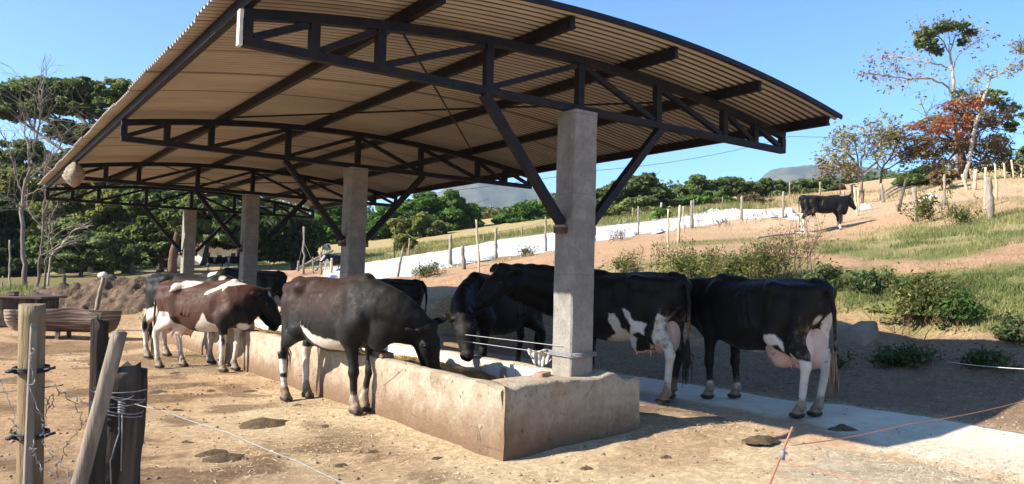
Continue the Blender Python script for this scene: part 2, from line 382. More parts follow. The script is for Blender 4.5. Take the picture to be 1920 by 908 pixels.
# ------------------------------------------------------------------ terrain
def _ctrl():
    P = []
    for y in (-30, -20, -12, -8, -4, 0, 4, 8, 12, 16, 20):
        for x, z in ((-30, -.15), (-20, -.13), (-13, -.12), (-8, -.12), (-5, -.1), (-2, -.1), (-1, -.07), (.1, .02), (1.2, .08), (2.2, .09), (3.44, .105)):
            if y == 20 and x > -2: continue
            P.append((x, y, z))
    # foot and top of the bank behind the slab: it swings in towards the trough further back
    for y in (-30, -14, -8, -4, -1.5, .4):
        P += [(x, y, z) for x, z in ((4.5, .30), (5.5, .42), (6.5, .55), (7.4, .68), (8.0, .80), (8.55, 1.22), (9.6, 1.48))]
    for y, xf, xt in ((2, 6.9, 7.4), (4, 6.5, 7.1), (5.6, 5.8, 6.5), (7.4, 4.4, 5.1), (8.4, 3.5, 4.3), (10, 3.6, 4.6), (13, 3.4, 4.5), (16, 3.2, 4.6)):
        k = 1 if y < 9 else .8
        P += [(xf*.5+2.0, y, .19), (xf, y, .36), (xf*.62+xt*.38, y, .72*k), (xt, y, 1.08*k), (xt+1.5, y, 1.38*k)]
    for q in ((1550,437,31),(1718,420,29),(1855,413,25),(1252,478,22),(1274,455,28),(1197,440,35),(1390,412,40),(1468,408,36),(1024,472,33),
              (928,485,31),(844,500,30),(720,521,28),(830,560,18),(1700,490,19),(1900,480,16),(1620,480,20),(1900,440,20),(1400,480,19.5),(1700,455,23),
              (1800,333,47),(1900,335,48),(2050,330,45),(1867,374,28),(2000,390,24),(2100,460,16),(1771,386,32),(1653,380,50),(1597,387,45),(1603,407,34),
              (1537,369,62),(1460,366,60),(1400,385,62),(1470,392,47),(1330,396,50),(1200,420,50),(1030,443,45),(690,495,40),(870,466,44),
              (1100,412,62),(1250,395,68),(1000,438,54),(800,458,56),(700,470,60),(700,440,90),(608,479,92),(600,507,48),(560,470,90),(400,500,55),(300,502,60),(100,528,35),
              (30,545,25),(50,540,30),(100,514,70),(-200,540,30),(-300,520,70),(820,520,26),(610,520,27),(560,517,34),(450,512,40),(200,545,26),(130,585,22),(250,560,24),
              (300,540,28),(-600,540,30),(-1500,520,40),(2600,420,35),(3500,420,40),(1700,346,75),(1900,300,80),(1100,385,110),(1500,368,110),(700,430,130),(100,505,130),
              (-800,505,130),(2400,280,120),(4000,380,120)):
        P.append(tuple(at(*q)))
    for a in range(0, 360, 30):
        x, y = 240*math.cos(math.radians(a)), 240*math.sin(math.radians(a))
        P.append((x, y, 5+8*max(0, math.cos(math.radians(a-20)))))
    return np.array(P)
CP = _ctrl()
_K = np.linalg.norm(CP[:, None, :2]-CP[None, :, :2], axis=2)
_w = np.linalg.solve(np.block([[_K-np.eye(len(CP))*.02, np.ones((len(CP), 1))], [np.ones((1, len(CP))), np.zeros((1, 1))]]), np.append(CP[:, 2], 0))
def zbase(x, y):
    x = np.atleast_1d(np.asarray(x, float)); y = np.atleast_1d(np.asarray(y, float)); out = np.zeros(x.shape); xf = x.ravel(); yf = y.ravel(); o = np.zeros(len(xf))
    for i in range(0, len(xf), 20000):
        d = np.hypot(xf[i:i+20000, None]-CP[None, :, 0], yf[i:i+20000, None]-CP[None, :, 1]); o[i:i+20000] = d@_w[:-1]+_w[-1]
    rr = np.hypot(xf, yf); k = sstep(rr, 200, 320); o = o*(1-k)+8*k
    return o.reshape(x.shape)
def bankx(y): return np.interp(y, (-30, .5, 2, 4, 5.6, 7.4, 8.4, 10, 16), (8.0, 8.0, 6.9, 6.5, 5.8, 4.4, 3.5, 3.4, 3.2))
def zg(x, y):
    x = np.atleast_1d(np.asarray(x, float)); y = np.atleast_1d(np.asarray(y, float))
    z = zbase(x, y); xb = bankx(y)
    rough = sstep(x, np.minimum(xb-2.2, 3.6), np.minimum(xb+.3, 5.2))*(1-sstep(x, xb+4, xb+12)*.55)
    rough = np.maximum(rough, .5*sstep(y, 17, 24))
    z = z + fbm(x*1.1, y*1.1, 0, 5)*.085*rough + fbm(x*.45, y*.45, 3, 5)*.012 + fbm(x*2.6, y*2.6, 5, 3)*.010*(1-rough)
    z = z + fbm(x*3.1, y*3.1, 11, 4)*.016*sstep(x, -5, -9)*0 + fbm(x*4.2, y*4.2, 12, 3)*.012*(sstep(-x, .9, 2.4)+rough)
    k = np.exp(-((x-xb-.9)/.7)**2); z = z + fbm(x*.9, y*.9, 9, 4)*.16*k          # broken bank edge
    return z
def z1(x, y): return float(zg(x, y)[0])
def hit(px, py, d0=4.0, d1=140.0):
    """where the view ray through a photograph pixel meets the terrain"""
    D = np.geomspace(d0, d1, 700); Q = CAM[None]+D[:, None]*(_f+_r*(px-960)/F_PX-_u*(py-454)/F_PX)[None]
    g = zg(Q[:, 0], Q[:, 1]); b = np.nonzero(Q[:, 2] < g)[0]
    i = b[0] if len(b) else len(D)-1
    q = Q[i].copy(); q[2] = g[i]; return q

def blob(x, y, cx, cy, rx, ry, n=.35, s=.8):
    d = np.hypot((x-cx)/rx, (y-cy)/ry) + fbm(x*s, y*s, cx, 4)*n
    return 1-sstep(d, .75, 1.1)

def ground_color(x, y):
    tan = np.array((.72,.55,.345)); red = np.array((.52,.325,.18)); mud = np.array((.135,.088,.055)); clay = np.array((.52,.345,.19))
    brown = np.array((.45,.285,.17)); pale = np.array((.53,.405,.265)); green = np.array((.15,.17,.055)); olive = np.array((.30,.26,.11))
    n = lambda c: np.repeat(np.array(c)[None], len(x), 0)
    C = n(tan)
    def put(C, c, k): k = np.clip(k, 0, 1)[:, None]; return C*(1-k)+np.array(c)*k
    f1 = fbm(x*.35, y*.35, 1, 5); f2 = fbm(x*.9, y*.9, 2, 5)
    C = put(C, red, sstep(-x+f1*1.6+(y-2)*.22, 1.8, 4.6)*.85)              # left part of the yard: redder trampled earth
    C = put(C, (.46,.31,.185), sstep(f2, .12, .5)*.6)
    C = put(C, (.20,.125,.075), sstep(fbm(x*1.7, y*1.7, 6, 4), .28, .5)*sstep(-x+f1, .8, 2.5)*(y < 16)*.75)
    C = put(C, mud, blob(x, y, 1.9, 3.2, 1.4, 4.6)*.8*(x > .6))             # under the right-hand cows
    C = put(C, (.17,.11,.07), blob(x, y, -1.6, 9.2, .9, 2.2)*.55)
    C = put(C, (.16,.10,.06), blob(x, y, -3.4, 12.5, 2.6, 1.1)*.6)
    C = put(C, (.60,.50,.37), blob(x, y, 1.3, -4.0, 2.0, 2.4)*.9)
    xb = bankx(y)
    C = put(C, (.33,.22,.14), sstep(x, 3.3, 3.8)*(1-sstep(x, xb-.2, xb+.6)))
    C = put(C, clay, sstep(x, xb-.3, xb+.5)*(1-sstep(x+f2*.4, xb+1.6, xb+2.6)))
    up = sstep(x+f2*.5, xb+1.5, xb+2.4)*sstep(y, -40, -38)
    C = put(C, brown, up)
    # left and back of the yard
    bk = sstep(y+f1*1.5, 17, 20)
    C = put(C, (.30,.19,.11), bk*(x < xb+1)*.8)
    far = sstep(y+f1*3, 25, 31)*(x < 6)
    C = put(C, (.20,.145,.075), far*.85)
    C = put(C, green, far*sstep(f2, -.15, .25)*.7)
    # hill beyond: pasture greens
    D = (x-CAM[0])*_f[0]+(y-CAM[1])*_f[1]; L = ((x-CAM[0])*_r[0]+(y-CAM[1])*_r[1])/np.maximum(D, .1)*F_PX+960
    for q, rx, ry, c, a in GRASSY:
        p = hit(*q); C = put(C, c, blob(x, y, p[0], p[1], rx, ry, .5, .5)*a)
    C = put(C, olive, sstep(D+f1*6, 46, 54)*.75*(1-sstep(L, 1330, 1420)*(1-sstep(L, 1650, 1700))*.9))
    C = put(C, pale, sstep(D+f1*4, 27, 34)*sstep(L, 1180, 1420)*.5*(D < 60))
    C = put(C, (.2,.17,.07), sstep(D, 95, 130)*.7)
    return C

_G = (.17,.19,.06); _O = (.34,.29,.13)
GRASSY = [((1700,455),4.5,1.6,_G,.8), ((1850,450),4,1.6,_G,.85), ((1850,425),4,2.6,_O,.8), ((1700,430),3.5,1.8,_O,.6), ((1850,530),1.5,1.4,_G,.85), ((1750,560),1.5,1.2,_G,.8),
          ((1900,560),1.2,1.5,_G,.85), ((1640,540),1.5,1.4,_G,.7), ((1450,520),2.2,2.4,_G,.55), ((1300,515),2,2,_G,.5), ((1180,500),2.2,1.6,_O,.7), ((1330,455),3.4,1.0,_G,.6),
          ((1900,410),4,3,_O,.7), ((40,548),4,2.2,_G,.6), ((170,570),1.2,.8,_G,.5), ((790,465),12,5,_O,.8), ((960,448),8,5,_O,.85), ((720,476),9,4,_G,.5)]

# polar sheet, fine near the shed, out to the horizon
rad = np.concatenate([[0.0], np.arange(.12, 13, .115), 13*1.043**np.arange(1, 146)]); NTH = 460
th = np.arange(NTH)*2*PI/NTH
gx = np.concatenate([[.5], (.5+rad[1:, None]*np.cos(th)[None]).ravel()]); gy = np.concatenate([[.5], (.5+rad[1:, None]*np.sin(th)[None]).ravel()])
gzv = zg(gx, gy)
i = np.arange(len(rad)-2)[:, None]*NTH+1; k = np.arange(NTH)[None]; k2 = (k+1) % NTH
quads = np.stack([i+k, i+NTH+k, i+NTH+k2, i+k2], -1).reshape(-1, 4)
tri = np.stack([np.zeros(NTH, int), 1+np.arange(NTH), 1+(np.arange(NTH)+1) % NTH, 1+(np.arange(NTH)+1) % NTH], -1)[:, :3]
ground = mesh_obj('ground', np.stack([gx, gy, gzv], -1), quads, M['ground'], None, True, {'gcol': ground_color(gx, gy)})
tag(ground, kind='structure')

# concrete slab strip behind the trough, parallel to it; soil creeps over its near edge
sx = np.linspace(1.15, 3.44, 46); sy = np.linspace(-9, 15.5, 260); X, Y = np.meshgrid(sx, sy, indexing='ij')
edge = fbm(Y*.8, Y*0+.3, 1, 3)*.035*sstep(X, 2.9, 3.44); X = X+edge
far_fade = sstep(3.44-X, 0, .04)
Z = zg(X.ravel(), Y.ravel()).reshape(X.shape)*0+np.interp(X, (1.15, 2.2, 3.44), (.086, .105, .12))+fbm(X*1.3, Y*1.3, 2, 3)*.006+.006
Zg = zg(X.ravel(), Y.ravel()).reshape(X.shape); Z = np.maximum(Z, Zg+.008)-.075*(1-sstep(X, 1.15, 2.0))
V = np.stack([X, Y, Z], -1).reshape(-1, 3); n0, n1 = X.shape
ii, jj = np.meshgrid(np.arange(n0-1), np.arange(n1-1), indexing='ij'); q = np.stack([ii*n1+jj, (ii+1)*n1+jj, (ii+1)*n1+jj+1, ii*n1+jj+1], -1).reshape(-1, 4)
Vb = V[(n0-1)*n1:].copy(); Vb[:, 2] -= .16; b0 = len(V); V = np.concatenate([V, Vb]); j = np.arange(n1-1)
q = np.concatenate([q, np.stack([(n0-1)*n1+j, b0+j, b0+j+1, (n0-1)*n1+j+1], -1)])
dirt = np.concatenate([(1-sstep(X, 1.7, 2.9)*(1-.75*sstep(Y, 1.2, 3.5))+.05).ravel(), np.full(n1, .9)])
dirt = np.clip(dirt-.6*sstep(-V[:, 1], .9, 2.4)*sstep(V[:, 0], 1.2, 1.9), 0, 1)
wet = np.exp(-((V[:, 0]-1.75)/.6)**2-((V[:, 1]-1.6)/1.6)**2)*1.0+.75*np.exp(-((V[:, 0]-2)/.7)**2-((V[:, 1]-6)/3)**2)
slab = mesh_obj('concrete_path', V, q, M['slab'], None, True, {'dirt': dirt, 'wet': wet}); tag(slab, kind='structure')

# ------------------------------------------------------------------ cattle shed
SP = 5.308; ZP = 3.23; XL, XR = -3.34, 3.46
def ztop(x): return 3.81-.0265*np.asarray(x, float)**2           # top face of the arched chord
shed = empty('cattle_shed', (0, 0, 0)); tag(shed, 'open cattle shelter of concrete pillars, dark trusses and an arched corrugated roof', 'cattle shed')
for i in range(4):
    m = bpy.data.meshes.new('pillar'); rs = np.random.RandomState(i)
    n = 26; hw = .148; zs = np.linspace(-.1, ZP-.002, n); V = []
    for zz in zs:
        k = .0016*rs.randn(8)
        c = .016
        for s, (a, b) in enumerate(((-hw+c,-hw),(hw-c,-hw),(hw,-hw+c),(hw,hw-c),(hw-c,hw),(-hw+c,hw),(-hw,hw-c),(-hw,-hw+c))):
            V.append((a+k[s], b+k[(s+3) % 8], zz))
    F = [(r*8+s, r*8+(s+1) % 8, (r+1)*8+(s+1) % 8, (r+1)*8+s) for r in range(n-1) for s in range(8)]
    F += [tuple(range(7, -1, -1)), tuple((n-1)*8+s for s in range(8))]
    p = mesh_obj('pillar', V, F, M['pillar'], shed); p.location = (0, i*SP, 0); 
    if i == 0:
        p.rotation_euler = (0, .0, 0)
    # truss
    y = i*SP; tr = empty('truss', (0, y, 0), shed)
    xs = np.linspace(XL, XR, 29); tb = MB()
    for a, b in zip(xs[:-1], xs[1:]): tb.beam((a, 0, ztop(a)-.04), (b, 0, ztop(b)-.04), .075, .08, ext=.002)
    tb.build('top_chord', M['steel'], tr)
    MB().beam((XL, 0, ZP+.036), (XR, 0, ZP+.036), .08, .07).build('bottom_chord', M['steel'], tr)
    posts = [XL+.03, -2.78, -2.2, -1.1, .02, 1.15, 2.28, 2.87, XR-.03]
    for x in posts:
        MB().beam((x, 0, ZP+.072), (x, 0, float(ztop(x))-.082), .078, .072, up=(0, 1, 0)).build('post', M['steel'], tr)
    for a, b in zip(posts[:-1], posts[1:]):
        lo, hi = (a, b) if b < .1 else (b, a)
        s = .05 if hi > lo else -.05
        MB().beam((lo+s, 0, ZP+.085), (hi-s, 0, float(ztop(hi))-.1), .05, .055).build('diagonal', M['steel'], tr)
    for s, x in ((-1, -1.14), (1, 1.2)):
        b = MB().beam((x, 0, ZP+.0), (s*.185, 0, 2.10), .085, .08); b.build('knee_brace', M['steel'], tr)
        MB().box((min(s*.15, s*.23), -.06, 2.00), (max(s*.15, s*.23), .06, 2.08)).build('brace_plate', M['rust'], tr)
    if i == 0:
        MB().box((XL-.035, -.035, ZP+.0), (XL-.006, .035, float(ztop(XL))-.01)).build('end_cap', M['steel_bare'], tr)
YF, YB = -.70, 16.3
for x in (XL+.02, -1.98, -.62, .74, 2.1, XR-.02):
    z = float(ztop(x)); y0 = YF+.06; b = MB()
    b.box((x-.03, y0, z+.002), (x-.024, YB-.1, z+.112)); b.box((x-.0238, y0, z+.106), (x+.03, YB-.1, z+.112)); b.box((x-.0238, y0, z+.002), (x+.03, YB-.1, z+.008))
    b.box((x+.024, y0, z+.0082), (x+.03, YB-.1, z+.03)); b.box((x-.0238, y0+.004, z+.0084), (x+.0238, YB-.104, z+.1058))
    b.build('purlin', M['steel'], shed)
# corrugated sheeting, ridges running across the span
WAVE = .1; ny = int((YB-YF)/WAVE*8); ys = np.linspace(YF, YB, ny+1); xs = np.linspace(XL-.16, XR+.15, 40)
X, Y = np.meshgrid(xs, ys, indexing='ij')
lap = np.floor((Y+40)/1.02).astype(int)
Z = ztop(X)+.113+.02+.016*np.sin(2*PI*Y/WAVE)+fbm(X*.6, Y*.5, 4, 3)*.006
Xe = X+(np.abs(X) > 3.45)*np.sign(X)*(.012*np.sin(lap*2.3))
V = np.stack([Xe, Y, Z], -1).reshape(-1, 3); n0, n1 = X.shape
ii, jj = np.meshgrid(np.arange(n0-1), np.arange(n1-1), indexing='ij'); q = np.stack([ii*n1+jj, (ii+1)*n1+jj, (ii+1)*n1+jj+1, ii*n1+jj+1], -1).reshape(-1, 4)
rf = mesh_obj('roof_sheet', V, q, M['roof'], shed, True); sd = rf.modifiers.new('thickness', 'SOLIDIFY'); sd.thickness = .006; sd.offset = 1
tb = MB(); xs_ = np.linspace(XL-.155, XR+.145, 41)
for a, b in zip(xs_[:-1], xs_[1:]): tb.beam((a, YF-.012, ztop(a)+.142), (b, YF-.012, ztop(b)+.142), .02, .055, ext=.001)
tb.build('edge_strip', M['steel'], shed)  # thin dark strip following the front edge of the roof
# crossed bracing rods under the first and third bay
for b in (0, 2):
    for xa, xb in ((-1.98, 2.1), (2.1, -1.98)):
        MB().tube([(xa, b*SP+.12, float(ztop(xa))+.02), ((xa+xb)/2, b*SP+SP/2, float(ztop(2.1))+.035), (xb, (b+1)*SP-.12, float(ztop(xb))+.02)], .013, 6).build('bracing_rod', M['steel'], shed)

# ------------------------------------------------------------------ feed trough
TX0, TX1, TY0, TY1 = -1.0436, .675, -.294, 15.63
trough = empty('feed_trough', (-.18, TY0, 0)); tag(trough, 'long stained cement feed trough standing under the shed roof', 'feed trough')
def wall_strip(p0, p1, thick, top, name, mat, seed, base=-.25, seg=.06, rise=None, inward=(0, 1)):
    """rough rendered wall with a worn rounded top along p0-p1; thick measured to the inward side"""
    p0 = np.array(p0, float); p1 = np.array(p1, float); L = np.linalg.norm(p1-p0); n = max(4, int(L/seg)); d = (p1-p0)/L; w = np.array(inward, float)
    prof = [(0, base), (0, .1), (0, .25), (0, .4), (.0, top-.05), (.004, top-.018), (.022, top-.002), (thick*.5, top+.004), (thick-.03, top), (thick-.008, top-.03), (thick, top-.09), (thick, .2), (thick, base)]
    V = []; m = len(prof)
    for i in range(n+1):
        t = i/n*L
        for k, (o, z) in enumerate(prof):
            c = p0+d*t+w*o; r = rise(t) if rise else 0
            nn = float(fbm(t*2.2+seed, z*2.2+o, seed, 4))*.022 + float(fbm(t*9+seed, z*9+o*9, seed, 3))*.009 + (max(0, float(fbm(t*5+seed*3, o*4, seed+9, 3))-.35)*.07 if top-.06 < z < top and k < 8 else 0)
            zz = z+(r if z > .45 else 0)+(float(fbm(t*3.3+seed, o, seed+5, 4))*.012 if z > .4 else 0)
            sgn = -1 if k < 7 else 1
            V.append((c[0]+w[0]*nn*sgn, c[1]+w[1]*nn*sgn, zz))
    F = [(i*m+k, (i+1)*m+k, (i+1)*m+(k+1) % m, i*m+(k+1) % m) for i in range(n) for k in range(m)]
    F += [tuple(range(m-1, -1, -1)), tuple(n*m+k for k in range(m))]
    o = mesh_obj(name, [(v[0]+.18, v[1]-TY0, v[2]) for v in V], F, mat, trough, True)
    return o
TOP = .585
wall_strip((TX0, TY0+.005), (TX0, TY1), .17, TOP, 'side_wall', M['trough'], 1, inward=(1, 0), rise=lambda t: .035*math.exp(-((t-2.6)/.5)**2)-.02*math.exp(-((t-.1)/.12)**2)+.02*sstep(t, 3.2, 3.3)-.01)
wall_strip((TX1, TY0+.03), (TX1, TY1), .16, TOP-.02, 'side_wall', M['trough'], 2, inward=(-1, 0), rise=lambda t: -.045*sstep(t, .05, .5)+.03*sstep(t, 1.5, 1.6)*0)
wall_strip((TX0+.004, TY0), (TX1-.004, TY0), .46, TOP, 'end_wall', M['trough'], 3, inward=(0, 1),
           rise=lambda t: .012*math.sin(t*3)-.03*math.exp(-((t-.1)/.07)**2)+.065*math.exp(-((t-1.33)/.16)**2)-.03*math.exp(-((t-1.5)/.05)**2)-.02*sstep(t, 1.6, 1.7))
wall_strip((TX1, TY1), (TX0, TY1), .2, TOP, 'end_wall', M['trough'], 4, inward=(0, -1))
lin = MB().box((TX1-.16-.014+.18, .17-TY0, .14), (TX1-.16-.003+.18, TY1-.25-TY0, TOP-.075)); lin.build('tile_lining', M['tiles'], trough)
lin = MB().box((TX0+.174+.18, .17-TY0, .14), (TX0+.184+.18, TY1-.25-TY0, TOP-.06)); lin.build('tile_lining', M['tiles'], trough)
MB().box((TX0+.1+.18, .1-TY0, .05), (TX1-.1+.18, TY1-.1-TY0, .16)).build('trough_floor', M['trough'], trough)

# feed: heaped chopped fodder in the trough (one mass, nobody could count it)
fx = np.linspace(TX0+.187, TX1-.178, 40); fy = np.linspace(.17, TY1-.26, 420); X, Y = np.meshgrid(fx, fy, indexing='ij')
Z = .33+.06*fbm(X*1.6, Y*1.2, 8, 4)+.02*fbm(X*9, Y*9, 2, 3)+.07*np.exp(-((X-.15)/.3)**2-((Y-.9)/.35)**2)+.08*np.exp(-((X+.3)/.3)**2-((Y-2.6)/.5)**2)-.06*np.exp(-((Y-.2)/.3)**2)
def grid_mesh(name, X, Y, Z, mat, **k):
    n0, n1 = X.shape; ii, jj = np.meshgrid(np.arange(n0-1), np.arange(n1-1), indexing='ij')
    q = np.stack([ii*n1+jj, (ii+1)*n1+jj, (ii+1)*n1+jj+1, ii*n1+jj+1], -1).reshape(-1, 4)
    return mesh_obj(name, np.stack([X, Y, Z], -1).reshape(-1, 3), q, mat, None, True, **k)
def chips(n, px, py, pz, lmin, lmax, wid, rs, flat=.35):
    """n little flat blades scattered at given points: returns verts, quads, tint"""
    a = rs.rand(n)*2*PI; L = lmin+(lmax-lmin)*rs.rand(n)**2; e = (rs.rand(n)-.5)*2*flat
    d = np.stack([np.cos(a)*np.cos(e), np.sin(a)*np.cos(e), np.sin(e)], -1); s = np.stack([-np.sin(a), np.cos(a), (rs.rand(n)-.5)*.8], -1)
    c = np.stack([px, py, pz], -1); w = wid*(.6+.8*rs.rand(n))[:, None]
    V = np.stack([c-d*L[:, None]/2-s*w/2, c+d*L[:, None]/2-s*w/2, c+d*L[:, None]/2+s*w/2, c-d*L[:, None]/2+s*w/2], 1).reshape(-1, 3)
    return V, np.arange(n*4).reshape(-1, 4), np.repeat(rs.rand(n), 4)
rs = np.random.RandomState(5)
base = grid_mesh('trough_feed', X, Y, Z, M['silage'], attrs={'tint': np.clip(.45+.5*fbm(X*6, Y*6, 1, 4), 0, 1).ravel()})
tag(base, 'loose chopped yellow-brown fodder heaped inside the trough', 'fodder', kind='stuff')
n = 16000; i0 = rs.randint(0, X.size, n); V, Q, tn = chips(n, X.ravel()[i0]+(rs.rand(n)-.5)*.03, Y.ravel()[i0]+(rs.rand(n)-.5)*.03, Z.ravel()[i0]+.012, .03, .12, .006, rs, .7)
# joined into the same mass
def join(o, V, Q, tn, name='tint'):
    me = o.data; n0 = len(me.vertices); co = np.zeros(n0*3, np.float32); me.vertices.foreach_get('co', co)
    F = np.zeros(len(me.polygons)*4, np.int32); me.loops.foreach_get('vertex_index', F); t0 = np.zeros(n0, np.float32); me.attributes[name].data.foreach_get('value', t0)
    nm = o.name; o2 = mesh_obj(nm+'_', np.concatenate([co.reshape(-1, 3), V]), np.concatenate([F.reshape(-1, 4), Q+n0]), me.materials[0], None, True, {name: np.concatenate([t0, tn])})
    o.data = o2.data; bpy.data.objects.remove(o2)
join(base, V, Q, tn)

# straw bits trodden into the yard
n = 150000; px = -6+13*rs.rand(n); py = -4.5+14*rs.rand(n)**1.3
keep = ((px < TX0-.02) | (px > TX1+.02) | (py < TY0-.03)) & (px < 3.35) & (rs.rand(n) < np.clip(.55+1.1*fbm(px*.7, py*.7, 3, 3), .05, 1)*np.where(px < -3.2, .3, 1)*np.where((px > 1) & (py > -.5), .25, 1))
px = px[keep]; py = py[keep]; pz = zg(px, py)+.006
pz = np.where(px > 1.15, np.maximum(pz, np.interp(px, (1.15, 2.2, 3.44), (.086, .105, .12))+.012), pz)
V, Q, tn = chips(len(px), px, py, pz, .012, .062, .0045, rs, .3)
st = mesh_obj('straw', V, Q, M['straw'], None, False, {'tint': tn}); tag(st, 'short pale straw bits scattered over the yard floor', 'straw', kind='stuff')
# clods and pebbles
n = 16000; px = np.concatenate([-9+18*rs.rand(n), 3.5+3.7*rs.rand(9000)]); py = np.concatenate([-5+22*rs.rand(n), -7+13*rs.rand(9000)])
keep = (px < TX0-.05) | (px > 3.5) | (py < TY0-.1); px = px[keep]; py = py[keep]; n = len(px)
sz = .006+.022*rs.rand(n)**3; pz = zg(px, py)
oc = np.array([(1,0,0),(0,1,0),(-1,0,0),(0,-1,0),(0,0,.7),(0,0,-.7)])
V = np.stack([px, py, pz], -1)[:, None]+oc[None]*sz[:, None, None]*(.6+.8*rs.rand(n, 6, 3)); V = V.reshape(-1, 3)
of = np.array([(0,1,4),(1,2,4),(2,3,4),(3,0,4),(1,0,5),(2,1,5),(3,2,5),(0,3,5)]); Q = (np.arange(n)[:, None, None]*6+of[None]).reshape(-1, 3)
cl = mesh_obj('pebbles', V, Q, simple('clod_earth', (.15,.105,.07), (.30,.215,.145), 3, .95, .3), None, False); tag(cl, 'loose clods and pebbles strewn over the bare earth', 'pebbles', kind='stuff')
